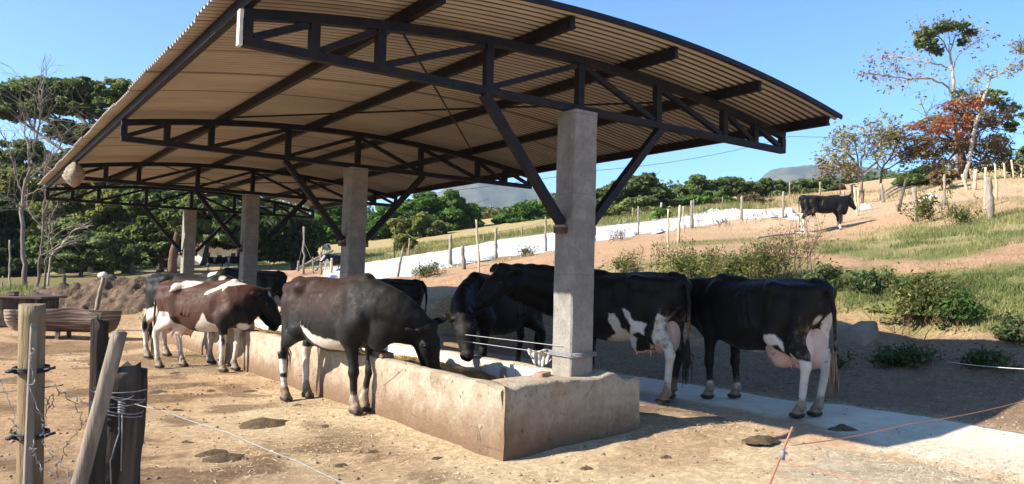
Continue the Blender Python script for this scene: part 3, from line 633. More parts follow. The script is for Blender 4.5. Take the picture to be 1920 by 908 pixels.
# ------------------------------------------------------------------ cattle: smooth implicit bodies meshed as one surface
class Field:
    def __init__(s, lo, hi, h):
        s.h = h; s.lo = np.array(lo, float); s.n = np.ceil((np.array(hi)-s.lo)/h).astype(int)+1
        s.D = np.full(s.n, 9.0, np.float32); s.rs = 1.0
        s.ax = [s.lo[i]+h*np.arange(s.n[i]) for i in range(3)]
    def win(s, lo, hi, m):
        a = np.clip(np.floor((np.array(lo)-m-s.lo)/s.h).astype(int), 0, s.n); b = np.clip(np.ceil((np.array(hi)+m-s.lo)/s.h).astype(int)+1, 0, s.n)
        sl = tuple(slice(a[i], b[i]) for i in range(3))
        return sl, np.meshgrid(*[s.ax[i][a[i]:b[i]] for i in range(3)], indexing='ij', sparse=True)
    def put(s, sl, d, k, sub=False):
        A = s.D[sl]
        if sub:
            d = -d; h = np.clip(.5-.5*(A-d)/k, 0, 1); s.D[sl] = A*(1-h)+d*h+k*h*(1-h)
        else:
            h = np.clip(.5+.5*(A-d)/k, 0, 1); s.D[sl] = A*(1-h)+d*h-k*h*(1-h)
    def cap(s, a, b, ra, rb, k=.04, sub=False):
        a = np.array(a, float); b = np.array(b, float); ra *= s.rs; rb *= s.rs; m = max(ra, rb)+k+.03
        sl, (X, Y, Z) = s.win(np.minimum(a, b), np.maximum(a, b), m)
        d = b-a; L = d@d+1e-9; t = np.clip(((X-a[0])*d[0]+(Y-a[1])*d[1]+(Z-a[2])*d[2])/L, 0, 1)
        q = np.sqrt((X-a[0]-t*d[0])**2+(Y-a[1]-t*d[1])**2+(Z-a[2]-t*d[2])**2)-(ra+(rb-ra)*t); s.put(sl, q, k, sub)
    def ell(s, c, r, R=None, k=.04, sub=False):
        c = np.array(c, float); r = np.array(r, float)*s.rs; m = r.max()+k+.03
        sl, (X, Y, Z) = s.win(c, c, m); x, y, z = X-c[0], Y-c[1], Z-c[2]
        if R is not None: R = np.array(R); x, y, z = (R[0, i]*x+R[1, i]*y+R[2, i]*z for i in range(3))
        k0 = np.sqrt((x/r[0])**2+(y/r[1])**2+(z/r[2])**2); k1 = np.sqrt((x/r[0]**2)**2+(y/r[1]**2)**2+(z/r[2]**2)**2)+1e-9
        s.put(sl, k0*(k0-1)/k1, k, sub)
    def loft(s, tab, k=.04):
        tab = np.array(tab, float); xs = tab[:, 0]
        sl, (X, Y, Z) = s.win((xs[0], -.5, tab[:, 2].min()), (xs[-1], .5, tab[:, 1].max()), .1)
        x1 = X[:, 0, 0]; xx = np.clip(x1, xs[0], xs[-1])
        def cs(col):   # smooth (Catmull-like) interpolation
            f = np.interp(xx, xs, col)
            for _ in range(1):
                f = sum(np.interp(np.clip(xx+o, xs[0], xs[-1]), xs, col)*w for o, w in ((-.07, .17), (-.035, .2), (0, .26), (.035, .2), (.07, .17)))
            return f[:, None, None]
        T, B, Wd, U = cs(tab[:, 1]), cs(tab[:, 2]), cs(tab[:, 3]), cs(tab[:, 4])
        zc = B+(T-B)*U; up = Z > zc; hz = np.where(up, T-zc, zc-B); v = np.abs(Z-zc)/hz
        p = np.where(up, 2.15, 2.3); rad = ((np.abs(Y)/Wd)**p+v**p)**(1/p); m = np.minimum(hz, Wd)
        d = (rad-1)*m*.85
        ex = np.maximum(np.maximum(xs[0]-X, X-xs[-1]), 0); d = np.where(ex > 0, np.sqrt(np.maximum(d, 0)**2+ex**2), d)
        s.put(sl, d.astype(np.float32), k)
    def mesh(s, smooth=2):
        D = s.D; I = D < 0; nx, ny, nz = D.shape
        c = sum(I[a:nx-1+a, b:ny-1+b, e:nz-1+e].astype(np.int8) for a in (0, 1) for b in (0, 1) for e in (0, 1))
        act = (c > 0) & (c < 8); idx = np.argwhere(act); vid = np.full(act.shape, -1, np.int64); vid[tuple(idx.T)] = np.arange(len(idx))
        acc = np.zeros((len(idx), 3)); cnt = np.zeros(len(idx))
        cor = [(a, b, e) for a in (0, 1) for b in (0, 1) for e in (0, 1)]
        for p in cor:
            for ax in range(3):
                if p[ax]: continue
                q = list(p); q[ax] = 1
                da = D[idx[:, 0]+p[0], idx[:, 1]+p[1], idx[:, 2]+p[2]]; db = D[idx[:, 0]+q[0], idx[:, 1]+q[1], idx[:, 2]+q[2]]
                m = (da < 0) != (db < 0); t = np.where(m, da/np.where(m, da-db, 1), 0)
                P = np.repeat(np.array(p, float)[None], len(idx), 0); P[:, ax] = t
                acc += P*m[:, None]; cnt += m
        V = s.lo+s.h*(idx+acc/cnt[:, None]); Q = []
        for ax in range(3):
            a1, a2 = (ax+1) % 3, (ax+2) % 3
            sa = [slice(1, None)]*3; sa[ax] = slice(0, -1); sb = [slice(1, None)]*3; sb[ax] = slice(1, None)
            for o in (a1, a2): sa[o] = slice(1, D.shape[o]-1); sb[o] = slice(1, D.shape[o]-1)
            A, B = I[tuple(sa)], I[tuple(sb)]
            e = np.argwhere(A != B)
            if not len(e): continue
            fl = A[tuple(e.T)]; base = e.copy(); base[:, a1] += 1; base[:, a2] += 1
            def cell(d1, d2):
                g = base.copy(); g[:, a1] -= d1; g[:, a2] -= d2; return vid[tuple(g.T)]
            q = np.stack([cell(1, 1), cell(0, 1), cell(0, 0), cell(1, 0)], -1); q[~fl] = q[~fl][:, ::-1]; Q.append(q)
        Q = np.concatenate(Q)
        for _ in range(smooth):
            ed = np.concatenate([Q[:, [0, 1]], Q[:, [1, 2]], Q[:, [2, 3]], Q[:, [3, 0]]]); su = np.zeros_like(V); nn = np.zeros(len(V))
            for k in range(3): su[:, k] = np.bincount(ed[:, 0], V[ed[:, 1], k], len(V))+np.bincount(ed[:, 1], V[ed[:, 0], k], len(V))
            nn = np.bincount(ed.ravel(), minlength=len(V)); V = V*.45+.55*su/np.maximum(nn, 1)[:, None]
        return V, Q

def _n(v): v = np.array(v, float); return v/np.linalg.norm(v)

def make_cow(c):
    """c: pose and coat of one animal. Local axes: x forward, y to its left, z up, origin on the ground under the middle of the trunk."""
    h = c.get('h', .016); sc = c.get('scale', 1.0); yaw = math.radians(c['yaw']); bx, by = c['pos']
    bz = c.get('z', None)
    ca, sa = math.cos(yaw), math.sin(yaw)
    wz = lambda x, y: c['gz'](bx+sc*(x*ca-y*sa), by+sc*(x*sa+y*ca))
    feet = {'fl': (.57, .17), 'fr': (.57, -.17), 'rl': (-.78, .19), 'rr': (-.78, -.19)}
    off = c.get('feet', {})
    feet = {k: (v[0]+off.get(k, (0, 0))[0], v[1]+off.get(k, (0, 0))[1]) for k, v in feet.items()}
    fz = {k: wz(*v) for k, v in feet.items()}
    if bz is None: bz = sum(fz.values())/4
    fz = {k: (v-bz)/sc for k, v in fz.items()}
    H = np.array(c.get('head', (1.25, .0, 1.15))); hd = _n(c.get('face', (.6, 0, -.8)))
    hu = np.array(c.get('crown', (0, 0, 1.0)), float); hu = _n(hu-hd*(hu@hd)); hl = np.cross(hu, hd)
    Rm = np.stack([hd, hl, hu], 0)           # rows: head x (to muzzle), y (its left), z (forehead)
    hs = c.get('headscale', 1.05); hp = lambda p: H+Rm.T@(np.array(p, float)*hs)
    lo = np.minimum((-1.2, -.46, -.12), H-.62); hi = np.maximum((.95, .46, 1.62), H+.62); lo[2] = max(lo[2], min(fz.values())-.03 if fz else -.1)
    F = Field(lo, hi, h)
    T = np.array([(-1.00,1.30,1.10,.085,.55), (-.96,1.355,1.02,.145,.55), (-.86,1.392,.93,.20,.55), (-.70,1.405,.80,.235,.55), (-.5,1.425,.69,.255,.52), (-.3,1.405,.62,.285,.46), (-.05,1.39,.585,.315,.44),
         (.18,1.392,.60,.315,.44), (.38,1.405,.645,.285,.46), (.55,1.425,.69,.245,.48), (.68,1.40,.74,.20,.5), (.78,1.33,.80,.15,.5), (.85,1.22,.90,.085,.5)])
    T[:, 3] *= c.get('girth', .95); T[:, 2] += c.get('belly', .015); F.loft(T)
    for s in (1, -1):
        # bony rump: hooks, pins, thurls; hollow flank
        F.ell((-.47, s*.212, 1.315), (.08, .05, .05), k=.09); F.cap((-.47, s*.2, 1.32), (-.3, s*.05, 1.37), .035, .03, k=.07)
        F.ell((-.955, s*.095, 1.30), (.055, .045, .05), k=.06); F.cap((-.47, s*.21, 1.30), (-.93, s*.11, 1.27), .045, .05, k=.09)
        F.ell((-.29, s*.335, 1.19), (.16, .09, .12), k=.10, sub=True)
        F.ell((-.68, s*.275, 1.20), (.11, .06, .07), k=.10, sub=True)
        for q in range(3): F.cap((.0-q*.08, s*(.235+.006*q), 1.22), (-.10-q*.085, s*(.30+.003*q), .88), .009, .007, k=.06)
        F.ell((.46, s*.30, 1.10), (.07, .05, .16), k=.10, sub=True)
        F.cap((-.60, s*.15, 1.12), (-.50, s*.205, .84), .155, .105, k=.07); F.cap((-.84, s*.125, 1.12), (-.76, s*.17, .76), .115, .075, k=.06)
        f = 'rl' if s > 0 else 'rr'; fx, fy = feet[f]; dx, dy = fx+.78, fy-s*.19; z0 = fz[f]
        st = np.array((-.50+dx*.25, s*.205+dy*.2, .80+z0*.2)); hk = np.array((-.90+dx*.75, s*.19+dy*.7, .53+z0*.6)); ft = np.array((-.835+dx, fy, .135+z0)); ho = np.array((fx, fy, .035+z0))
        F.cap(st, hk+(.03, 0, .10), .098, .055, k=.06); F.cap((-.80+dx*.3, s*.16, .80), hk+(-.01, 0, .06), .07, .034, k=.05)
        F.cap(hk+(.03, 0, .10), hk, .052, .05, k=.03); F.ell(hk+np.array((-.03, 0, .02)), (.035, .03, .055), k=.03); F.cap(hk, ft, .045, .036, k=.03)
        F.ell(ft, (.05, .046, .052), k=.025); F.cap(ft, ho+(.0, 0, .045), .04, .047, k=.02); F.ell(ft+np.array((-.045, 0, -.02)), (.018, .03, .018), k=.015)
        for e in (1, -1): F.cap(ho+(-.03, e*.026, .015), ho+(.055, e*.028, -.0), .042, .028, k=.006)
        # shoulder and foreleg
        F.cap((.50, s*.115, 1.30), (.68, s*.165, .98), .06, .085, k=.11); F.cap((.68, s*.165, .98), (.50, s*.185, .84), .095, .088, k=.09)
        F.cap((.44, s*.13, 1.33), (.58, s*.205, 1.05), .022, .03, k=.06)
        f = 'fl' if s > 0 else 'fr'; fx, fy = feet[f]; dx, dy = fx-.57, fy-s*.17; z0 = fz[f]
        el = np.array((.53+dx*.2, s*.185+dy*.2, .80+z0*.2)); kn = np.array((.56+dx*.62, s*.175+dy*.65, .44+z0*.6)); ft = np.array((.545+dx, fy, .14+z0)); ho = np.array((fx+.02, fy, .035+z0))
        F.cap((.58, s*.175, .95), el, .10, .086, k=.07); F.cap(el, kn+(0, 0, .08), .085, .05, k=.05); F.cap(kn+(0, 0, .08), kn, .05, .053, k=.02); F.ell(kn+np.array((.012, 0, 0)), (.05, .05, .062), k=.03); F.cap(kn, ft, .044, .036, k=.025)
        F.ell(ft, (.05, .046, .052), k=.025); F.cap(ft, ho+(.0, 0, .045), .04, .047, k=.02); F.ell(ft+np.array((-.045, 0, -.02)), (.018, .03, .018), k=.015)
        for e in (1, -1): F.cap(ho+(-.03, e*.026, .015), ho+(.055, e*.028, 0), .042, .028, k=.006)
    F.cap((.2, 0, 1.385), (.56, 0, 1.415), .05, .06, k=.08); F.cap((-.9, 0, 1.375), (.1, 0, 1.375), .03, .03, k=.06)
    F.cap((-.98, 0, 1.355), (-.86, 0, 1.385), .03, .038, k=.07)
    # neck: crest, core and throat strands from the shoulders to the head
    def strand(a, b, mid, ra, rb, k):
        ts = np.linspace(0, 1, 7); P = [(1-t)**2*np.array(a)+2*t*(1-t)*np.array(mid)+t*t*np.array(b) for t in ts]
        for i in range(6): F.cap(P[i], P[i+1], ra+(rb-ra)*ts[i], ra+(rb-ra)*ts[i+1], k)
    ny = c.get('bend', .3); nz = c.get('arch', .0)
    m0 = np.array((.78, 0, 1.16)); cr = hp((-.02, 0, -.05)); co = hp((.02, 0, -.12)); tr = hp((.09, 0, -.21))
    def midp(a, b): 
        a = np.array(a, float); L = np.linalg.norm(b-a); return a+np.array((.45*L, 0, .0))*1.0+(b-a)*.22+np.array((0, 0, nz))
    F.rs = c.get('neck', 1.0)
    strand((.55, 0, 1.30), cr, midp((.55, 0, 1.32), cr), .10, .07, .06)
    strand((.62, 0, 1.12), co, midp((.62, 0, 1.12), co), .185, .095, .06)
    strand((.70, 0, .92), tr, midp((.70, 0, .90), tr)+np.array((.0, 0, -.03)), .12, .06, .08)
    F.rs = 1.0; F.ell((.80, 0, .83), (.13, .085, .15), k=.10)                 # brisket
    # head
    F.rs = hs
    F.cap(hp((.0, 0, -.07)), hp((.2, 0, -.085)), .105, .10, .04); F.cap(hp((.2, 0, -.085)), hp((.43, 0, -.105)), .095, .068, .05)
    for s in (1, -1):
        F.cap(hp((.06, s*.05, -.16)), hp((.36, s*.03, -.165)), .07, .042, .04); F.ell(hp((.14, s*.088, -.035)), (.045, .03, .035), Rm, .03)
        F.cap(hp((.15, s*.07, -.10)), hp((.33, s*.055, -.10)), .05, .04, .05); F.ell(hp((.455, s*.04, -.085)), (.045, .04, .05), Rm, .03)
        F.ell(hp((.487, s*.045, -.068)), (.022, .016, .014), Rm, .012, sub=True); F.ell(hp((.155, s*.125, -.045)), (.03, .014, .02), Rm, .012, sub=True)
        er = np.array(c.get('ear', (-.15, 1, -.25)))*(1, s, 1); er = _n(er); e2 = _n(np.cross(er, (1, 0, .3))); e3 = np.cross(er, e2)
        RE = np.stack([er, e2, e3], 0)@Rm
        c0 = hp(np.array((.0, s*.10, -.045))); cc = hp(np.array((.0, s*.10, -.045))+er*.105)
        F.cap(c0, hp(np.array((.0, s*.10, -.045))+er*.04), .03, .026, .025); F.ell(cc, (.105, .058, .021), RE, .02); F.ell(hp(np.array((.02, s*.105, -.055))+er*.11), (.075, .036, .012), RE, .012, sub=True)
    F.ell(hp((.47, 0, -.125)), (.06, .068, .06), Rm, .04); F.ell(hp((-.01, 0, -.0)), (.06, .075, .04), Rm, .04)
    F.cap(hp((.36, -.075, -.148)), hp((.515, -.04, -.148)), .008, .008, .014, True); F.cap(hp((.36, .075, -.148)), hp((.515, .04, -.148)), .008, .008, .014, True)
    F.rs = 1.0
    # udder
    ud = c.get('udder', 1.0); ue = []
    if ud > 0:
        ue = [((-.50, .075, .64), (.17*ud, .10*ud, .135*ud)), ((-.50, -.075, .64), (.17*ud, .10*ud, .135*ud)), ((-.76, .075, .72), (.11*ud, .095*ud, .20*ud)), ((-.76, -.075, .72), (.11*ud, .095*ud, .20*ud))]
        for a, b in ue: F.ell(a, b, k=.035)
        for x, z in ((-.43, .53), (-.64, .53)):
            for s in (1, -1): F.cap((x, s*.085, z+.04), (x-.005, s*.10, z-.035), .022, .013, .02)
    # tail
    tl = np.array(c.get('tail', ((-.99, 0, 1.375), (-1.045, 0, 1.30), (-1.065, 0, 1.1), (-1.05, .01, .8), (-1.03, .02, .62))), float)
    for a, b, ra, rb in zip(tl[:-1], tl[1:], (.036, .032, .024, .019), (.032, .024, .019, .014)): F.cap(a, b, ra, rb, .02)
    V, Q = F.mesh(2)
    # coat: signed values per vertex, in the animal's own frame
    n = len(V); x, y, z = V.T
    white = np.full(n, -.3)
    for w in c.get('white', ()):
        kind = w[0]
        if kind == 'ell':
            d = np.sqrt((((V-np.array(w[1]))/np.array(w[2]))**2).sum(1)); v = (1-d)*min(w[2])
        elif kind == 'leg':      # (leg, z low, z high)
            fx, fy = feet[w[1]]; m = np.hypot(x-fx, (y-fy)) < w[4] if len(w) > 4 else ((y > 0) == (fy > 0)) & (np.abs(x-fx) < .3)
            v = np.where(m, np.minimum(z-w[2], w[3]-z), -.3)
        elif kind == 'poly':     # outline in side view (x, z), on one side of the body
            P = np.array(w[2]); s = w[1]; inside = np.zeros(n, bool); dm = np.full(n, 9.0)
            for a, b in zip(P, np.roll(P, -1, 0)):
                cnd = ((a[1] > z) != (b[1] > z)); xi = a[0]+(z-a[1])*(b[0]-a[0])/((b[1]-a[1]) or 1e-9); inside ^= cnd & (x < xi)
                e = b-a; t = np.clip(((x-a[0])*e[0]+(z-a[1])*e[1])/(e@e+1e-9), 0, 1); dm = np.minimum(dm, np.hypot(x-a[0]-t*e[0], z-a[1]-t*e[1]))
            v = np.where(inside, dm, -dm); v = np.where(y*s > w[3] if len(w) > 3 else y*s > -.02, v, -.3)
        elif kind == 'head':     # ellipsoid in the head frame
            q = (V-H)@Rm.T/hs; d = np.sqrt((((q-np.array(w[1]))/np.array(w[2]))**2).sum(1)); v = (1-d)*min(w[2])
        if w[-1] == 'black': white = np.minimum(white, -v)
        else: white = np.maximum(white, v)
    pink = np.zeros(n)
    for a, b in ue:
        d = np.sqrt((((V-np.array(a))/(np.array(b)+.012))**2).sum(1)); pink = np.maximum(pink, 1-sstep(d, .95, 1.12))
    if c.get('pink_rear'): pink = pink*sstep(-x, .60, .68)
    pink = np.maximum(pink, ((z < .56) & (x < -.38) & (x > -.7) & (np.abs(y) < .13) & (ud > 0)).astype(float))
    q = (V-H)@Rm.T; pink *= c.get('pinkness', 1)
    hoof = np.zeros(n); mud = np.zeros(n)
    for k, (fx, fy) in feet.items():
        m = np.hypot(x-fx-.02, y-fy) < .16; hoof = np.maximum(hoof, m*(1-sstep(z-fz[k], .045, .075))); mud = np.maximum(mud, m*(1-sstep(z-fz[k], .05, .45))*c.get('mud', .8))
    mud = np.maximum(mud, c.get('mud', .8)*.55*sstep(-x, .55, .95)*sstep(z, .45, .6)*(1-sstep(z, .9, 1.2))); mud = np.maximum(mud, c.get('mud', .8)*.35*(1-sstep(z, .55, .75)))
    mud = mud*(1-.75*pink)
    br = c.get('brown', 0); brown = np.full(n, 0.0)+br
    if br > 0: brown = br*(1-sstep(q[:, 0], -.35, .1)*(np.abs(q[:, 1]) < .5)*.9)*(.4+.6*sstep(z, .5, .8)) if br > .6 else br*sstep(z, .75, 1.2)*(1-sstep(x, .3, .8)*.8)
    o = mesh_obj(c['name'], V, Q, M['coat'], None, True, {'white': white, 'pink': pink, 'hoof': hoof, 'brown': brown, 'mud': mud})
    o.location = (bx, by, bz); o.rotation_euler = (0, 0, yaw); o.scale = (sc, sc, sc)
    tag(o, c['label'], 'cow', c.get('group', 'cattle at the feed trough'))
    if c.get('details', True):
        for s in (1, -1):
            e = hp((.15, s*.103, -.042)); th_ = np.arange(10)*2*PI/10; Vv = []; Ff = []
            for i, ph in enumerate(np.linspace(.05, PI-.05, 7)): Vv += [tuple(e+.021*np.array((math.sin(ph)*math.cos(t), math.sin(ph)*math.sin(t), math.cos(ph)))) for t in th_]
            Ff = [(i*10+k, (i+1)*10+k, (i+1)*10+(k+1) % 10, i*10+(k+1) % 10) for i in range(6) for k in range(10)]
            mesh_obj('eye', Vv, Ff, M['eye'], o, True)
        b = MB(); rs = np.random.RandomState(int(bx*100) % 999); e = tl[-1]; e0 = tl[-2]+(tl[-1]-tl[-2])*.55
        for _ in range(34):
            a = rs.randn(3)*.012; L = .16+.24*rs.rand(); w = rs.randn(3)*(.028, .028, .02)
            b.tube([e0+a*.5, e+a+(0, 0, -.02), e+a*1.6+w*.6+(0, 0, -L*.5), e+a+w*.8+(0, 0, -L)], [.007, .009, .008, .002], 4)
        b.build('tail_switch', M[c.get('switch', 'hair_black')], o, True)
        if c.get('tag_ear'):
            s = c['tag_ear']; er = _n(np.array(c.get('ear', (-.15, 1, -.25)))*(1, s, 1)); p = hp(np.array((.03, s*.1, -.06))+er*.13)
            g = MB(); g.beam(p-(0, 0, .03), p+(0, 0, .03), .05, .006, up=tuple(hd)); g.build('ear_tag', M['tag'], o)
    c['obj'] = o; c['frame'] = (bx, by, bz, yaw, sc)
    return o
def ground_or_slab(x, y):
    z = z1(x, y)
    if 1.15 < x < 3.44: z = max(z, float(np.interp(x, (1.15, 2.2, 3.44), (.086, .105, .12)))+.006)
    return z
# ------------------------------------------------------------------ the herd
LEGW = lambda hi=.62, ks=('fl', 'fr', 'rl', 'rr'), lo=-.2: [('leg', k, lo, hi, .26) for k in ks]
COWS = []
def cow(**k): k.setdefault('gz', ground_or_slab); o = make_cow(k); COWS.append(o); return o

cow(name='dairy_cow', label='dark black-brown cow in front of the trough with its head lowered into the feed', pos=(-1.21, 2.99), yaw=-81.5, scale=1.1, h=.0145,
    head=(1.16, .40, .93), face=(.10, .28, -1), crown=(1, .25, 0), feet={'fl': (-.04, -.13), 'fr': (.04, .04), 'rr': (.02, .02), 'rl': (.05, -.10)}, udder=.0, brown=.45, arch=.06, ear=(-.2, 1, -.1),
    white=[('poly', -1, [(-.36, .92), (-.30, .80), (-.12, .70), (.07, .655), (.30, .64), (.46, .67), (.44, .75), (.25, .77), (-.04, .80), (-.16, .86)], -.1),
           ('leg', 'rr', .30, .46), ('leg', 'rr', .14, .25), ('leg', 'rl', .12, .60), ('leg', 'fr', .10, .22), ('leg', 'fl', .14, .26), ('ell', (-.87, -.2, .66), (.05, .06, .14)),
           ('ell', (.40, -.17, .34), (.09, .05, .05))],
    tail=((-.99, 0, 1.375), (-1.05, 0, 1.30), (-1.06, -.03, 1.1), (-1.03, -.06, .8), (-1.0, -.07, .6)), switch='hair_brown')
cow(name='dairy_cow', label='reddish-brown and white cow with white legs and white shoulder and rump patches', pos=(-1.56, 7.62), yaw=-60, scale=1.04, h=.0155,
    head=(.98, .26, 1.27), face=(.50, .30, -.78), crown=(.5, 0, .85), feet={'fl': (0, -.1), 'rr': (-.02, .02), 'rl': (.1, .02), 'fr': (-.02, 0)}, brown=1.0, udder=.85, pinkness=.55, ear=(-.5, 1, -.35),
    white=[('poly', -1, [(-.46, 1.50), (-.36, 1.46), (-.08, 1.41), (-.13, 1.35), (-.3, 1.31), (-.45, 1.27), (-.56, 1.25), (-.50, 1.34)], -.05),
           ('poly', -1, [(.80, 1.5), (.6, 1.5), (.42, 1.38), (.31, 1.33), (.19, 1.26), (.17, 1.22), (.26, 1.23), (.39, 1.29), (.5, 1.33), (.52, 1.27), (.59, 1.36), (.78, 1.40)], -.05),
           ('poly', -1, [(.22, .94), (.15, .83), (-.02, .68), (-.08, .5), (.34, .5), (.47, .66), (.44, .74), (.28, .80)], -.3),
           ('poly', -1, [(-.78, .92), (-.52, .92), (-.42, .74), (-.15, .62), (-.3, .4), (-.62, .2), (-1.1, .2), (-.98, .62), (-.88, .75)], -.3),
           ('leg', 'fr', -.1, .60), ('leg', 'fl', -.1, .70), ('leg', 'rl', -.1, .75), ('leg', 'rr', -.1, .6), ('ell', (.80, .0, .72), (.12, .12, .14)), ('head', (.04, .0, .02), (.05, .03, .04)),
           ('ell', (.60, -.26, .52), (.05, .06, .20), 'black'), ('ell', (.62, -.12, .44), (.05, .05, .06), 'black')],
    tail=((-.99, 0, 1.375), (-1.05, -.02, 1.33), (-1.085, -.06, 1.1), (-1.08, -.08, .8), (-1.05, -.09, .55)), switch='hair_brown')
cow(name='dairy_cow', label='grey-black cow with white hind legs, partly hidden behind the reddish-brown and white cow', pos=(-1.42, 9.02), yaw=-60, scale=1.12, h=.018,
    head=(1.05, .45, 1.02), face=(.3, .45, -.8), crown=(.9, 0, .4), feet={'fl': (0, -.12)}, brown=.15, udder=.8,
    white=[('poly', -1, [(-.46, 1.02), (-.33, .93), (-.34, .79), (-.49, .30), (-1.2, .2), (-1.0, .7), (-.62, .92)], -.3), ('leg', 'rr', -.1, .7), ('leg', 'rl', -.1, .8), ('leg', 'fr', -.1, .5), ('leg', 'fl', -.1, .6), ('ell', (.42, -.05, 1.42), (.09, .1, .07)),
           ('ell', (.66, -.1, 1.36), (.05, .07, .05)), ('ell', (-.86, -.27, .62), (.06, .1, .2), 'black')])
cow(name='dairy_cow', label='black cow behind the trough facing it, muzzle down in the feed beside the front pillar', pos=(1.49, 3.45), yaw=200, scale=1.05, h=.0155,
    head=(1.27, .36, .92), face=(.28, .3, -.95), crown=(1, .3, .1), feet={}, brown=.0, udder=.0, ear=(-.3, 1, .0), white=[('leg', 'fl', -.1, .3), ('leg', 'rl', -.1, .3)])
cow(name='dairy_cow', label='large black cow with a white flank patch behind the front pillar, head turned left', pos=(1.95, 1.44), yaw=93, scale=1.10, h=.0145,
    head=(1.04, .90, 1.43), face=(.03, .42, -.36), crown=(-.1, .3, 1), headscale=1.16, neck=1.15, feet={'rl': (-.07, -.05), 'rr': (.12, .0), 'fl': (0, 0)}, arch=.10, udder=.95, pink_rear=1, ear=(-.25, 1, .05), girth=1.0, mud=1.0,
    white=[('poly', 1, [(-.19, .95), (-.27, .95), (-.33, .84), (-.31, .79), (-.49, .73), (-.54, .83), (-.40, .93), (-.36, 1.01), (-.50, .98), (-.56, .88), (-.67, .85), (-.68, .73), (-.61, .76), (-.53, .73), (-.48, .65), (-.45, .40), (-.36, .40), (-.27, .50), (-.03, .45), (.27, .40), (.27, .56), (-.01, .62), (-.22, .72), (-.19, .83)], -.35),
           ('poly', 1, [(-.84, .98), (-.78, .72), (-.80, .5), (-.74, .3), (-.70, -.1), (-1.1, -.1), (-1.1, .6), (-.95, .9)], .03), ('leg', 'rl', -.1, .42), ('ell', (.80, .1, .78), (.12, .1, .12))],
    tail=((-.99, 0, 1.375), (-1.04, 0, 1.30), (-1.06, -.02, 1.1), (-1.05, -.03, .8), (-1.03, -.03, .6)), switch='hair_black')
cow(name='dairy_cow', label='black cow at the right with pink udder, white hind legs and white front socks', pos=(2.70, -.16), yaw=79, scale=1.06, h=.0145,
    head=(1.22, .34, 1.30), face=(.55, .75, -.45), crown=(.1, 0, 1), feet={'rl': (.02, -.05), 'rr': (.03, .08), 'fl': (-.02, .02), 'fr': (-.1, .03)}, udder=1.18, ear=(-.4, 1, .12), tag_ear=1, arch=.05, mud=.85,
    white=[('poly', 1, [(-.47, .83), (-.58, .83), (-.66, .78), (-.69, .71), (-.83, .60), (-.90, .55), (-.90, .40), (-.76, .50), (-.66, .67), (-.61, .73), (-.53, .72), (-.48, .60), (-.55, .40), (-.30, .40), (-.23, .50), (-.05, .54), (.05, .60), (-.12, .64), (-.28, .64), (-.39, .70)], -.35),
           ('leg', 'rl', -.1, .60), ('leg', 'rr', -.1, .72), ('leg', 'fl', -.1, .22), ('leg', 'fr', -.1, .20), ('ell', (-.93, -.12, .9), (.08, .10, .22)), ('ell', (-.93, .04, .92), (.05, .05, .18)),
           ('ell', (-.72, .23, .70), (.035, .08, .14), 'black')],
    tail=((-.99, 0, 1.375), (-1.045, 0, 1.31), (-1.07, -.03, 1.1), (-1.06, -.06, .8), (-1.04, -.07, .62)), switch='hair_brown')
cow(name='dairy_cow', label='black cow showing only its rump and tail past the dark black-brown cow', pos=(1.34, 7.3), yaw=125, scale=1.0, h=.019,
    head=(1.2, .3, .95), face=(.3, .3, -.9), crown=(1, 0, .2), udder=.8, white=[('leg', 'rl', -.1, .3), ('ell', (-1.0, -.02, .8), (.04, .06, .16))], tail=((-.99, 0, 1.375), (-1.06, 0, 1.28), (-1.09, 0, 1.1), (-1.08, 0, .85), (-1.05, 0, .72)))  # white streak by the tail paints its sunlit edge into the coat
cow(name='dairy_cow', label='black cow at the far part of the trough beyond the reddish-brown cow', pos=(1.0, 14.0), yaw=125, scale=1.12, h=.022,
    head=(1.2, .3, .95), face=(.3, .3, -.9), crown=(1, 0, .2), udder=.8, details=True)
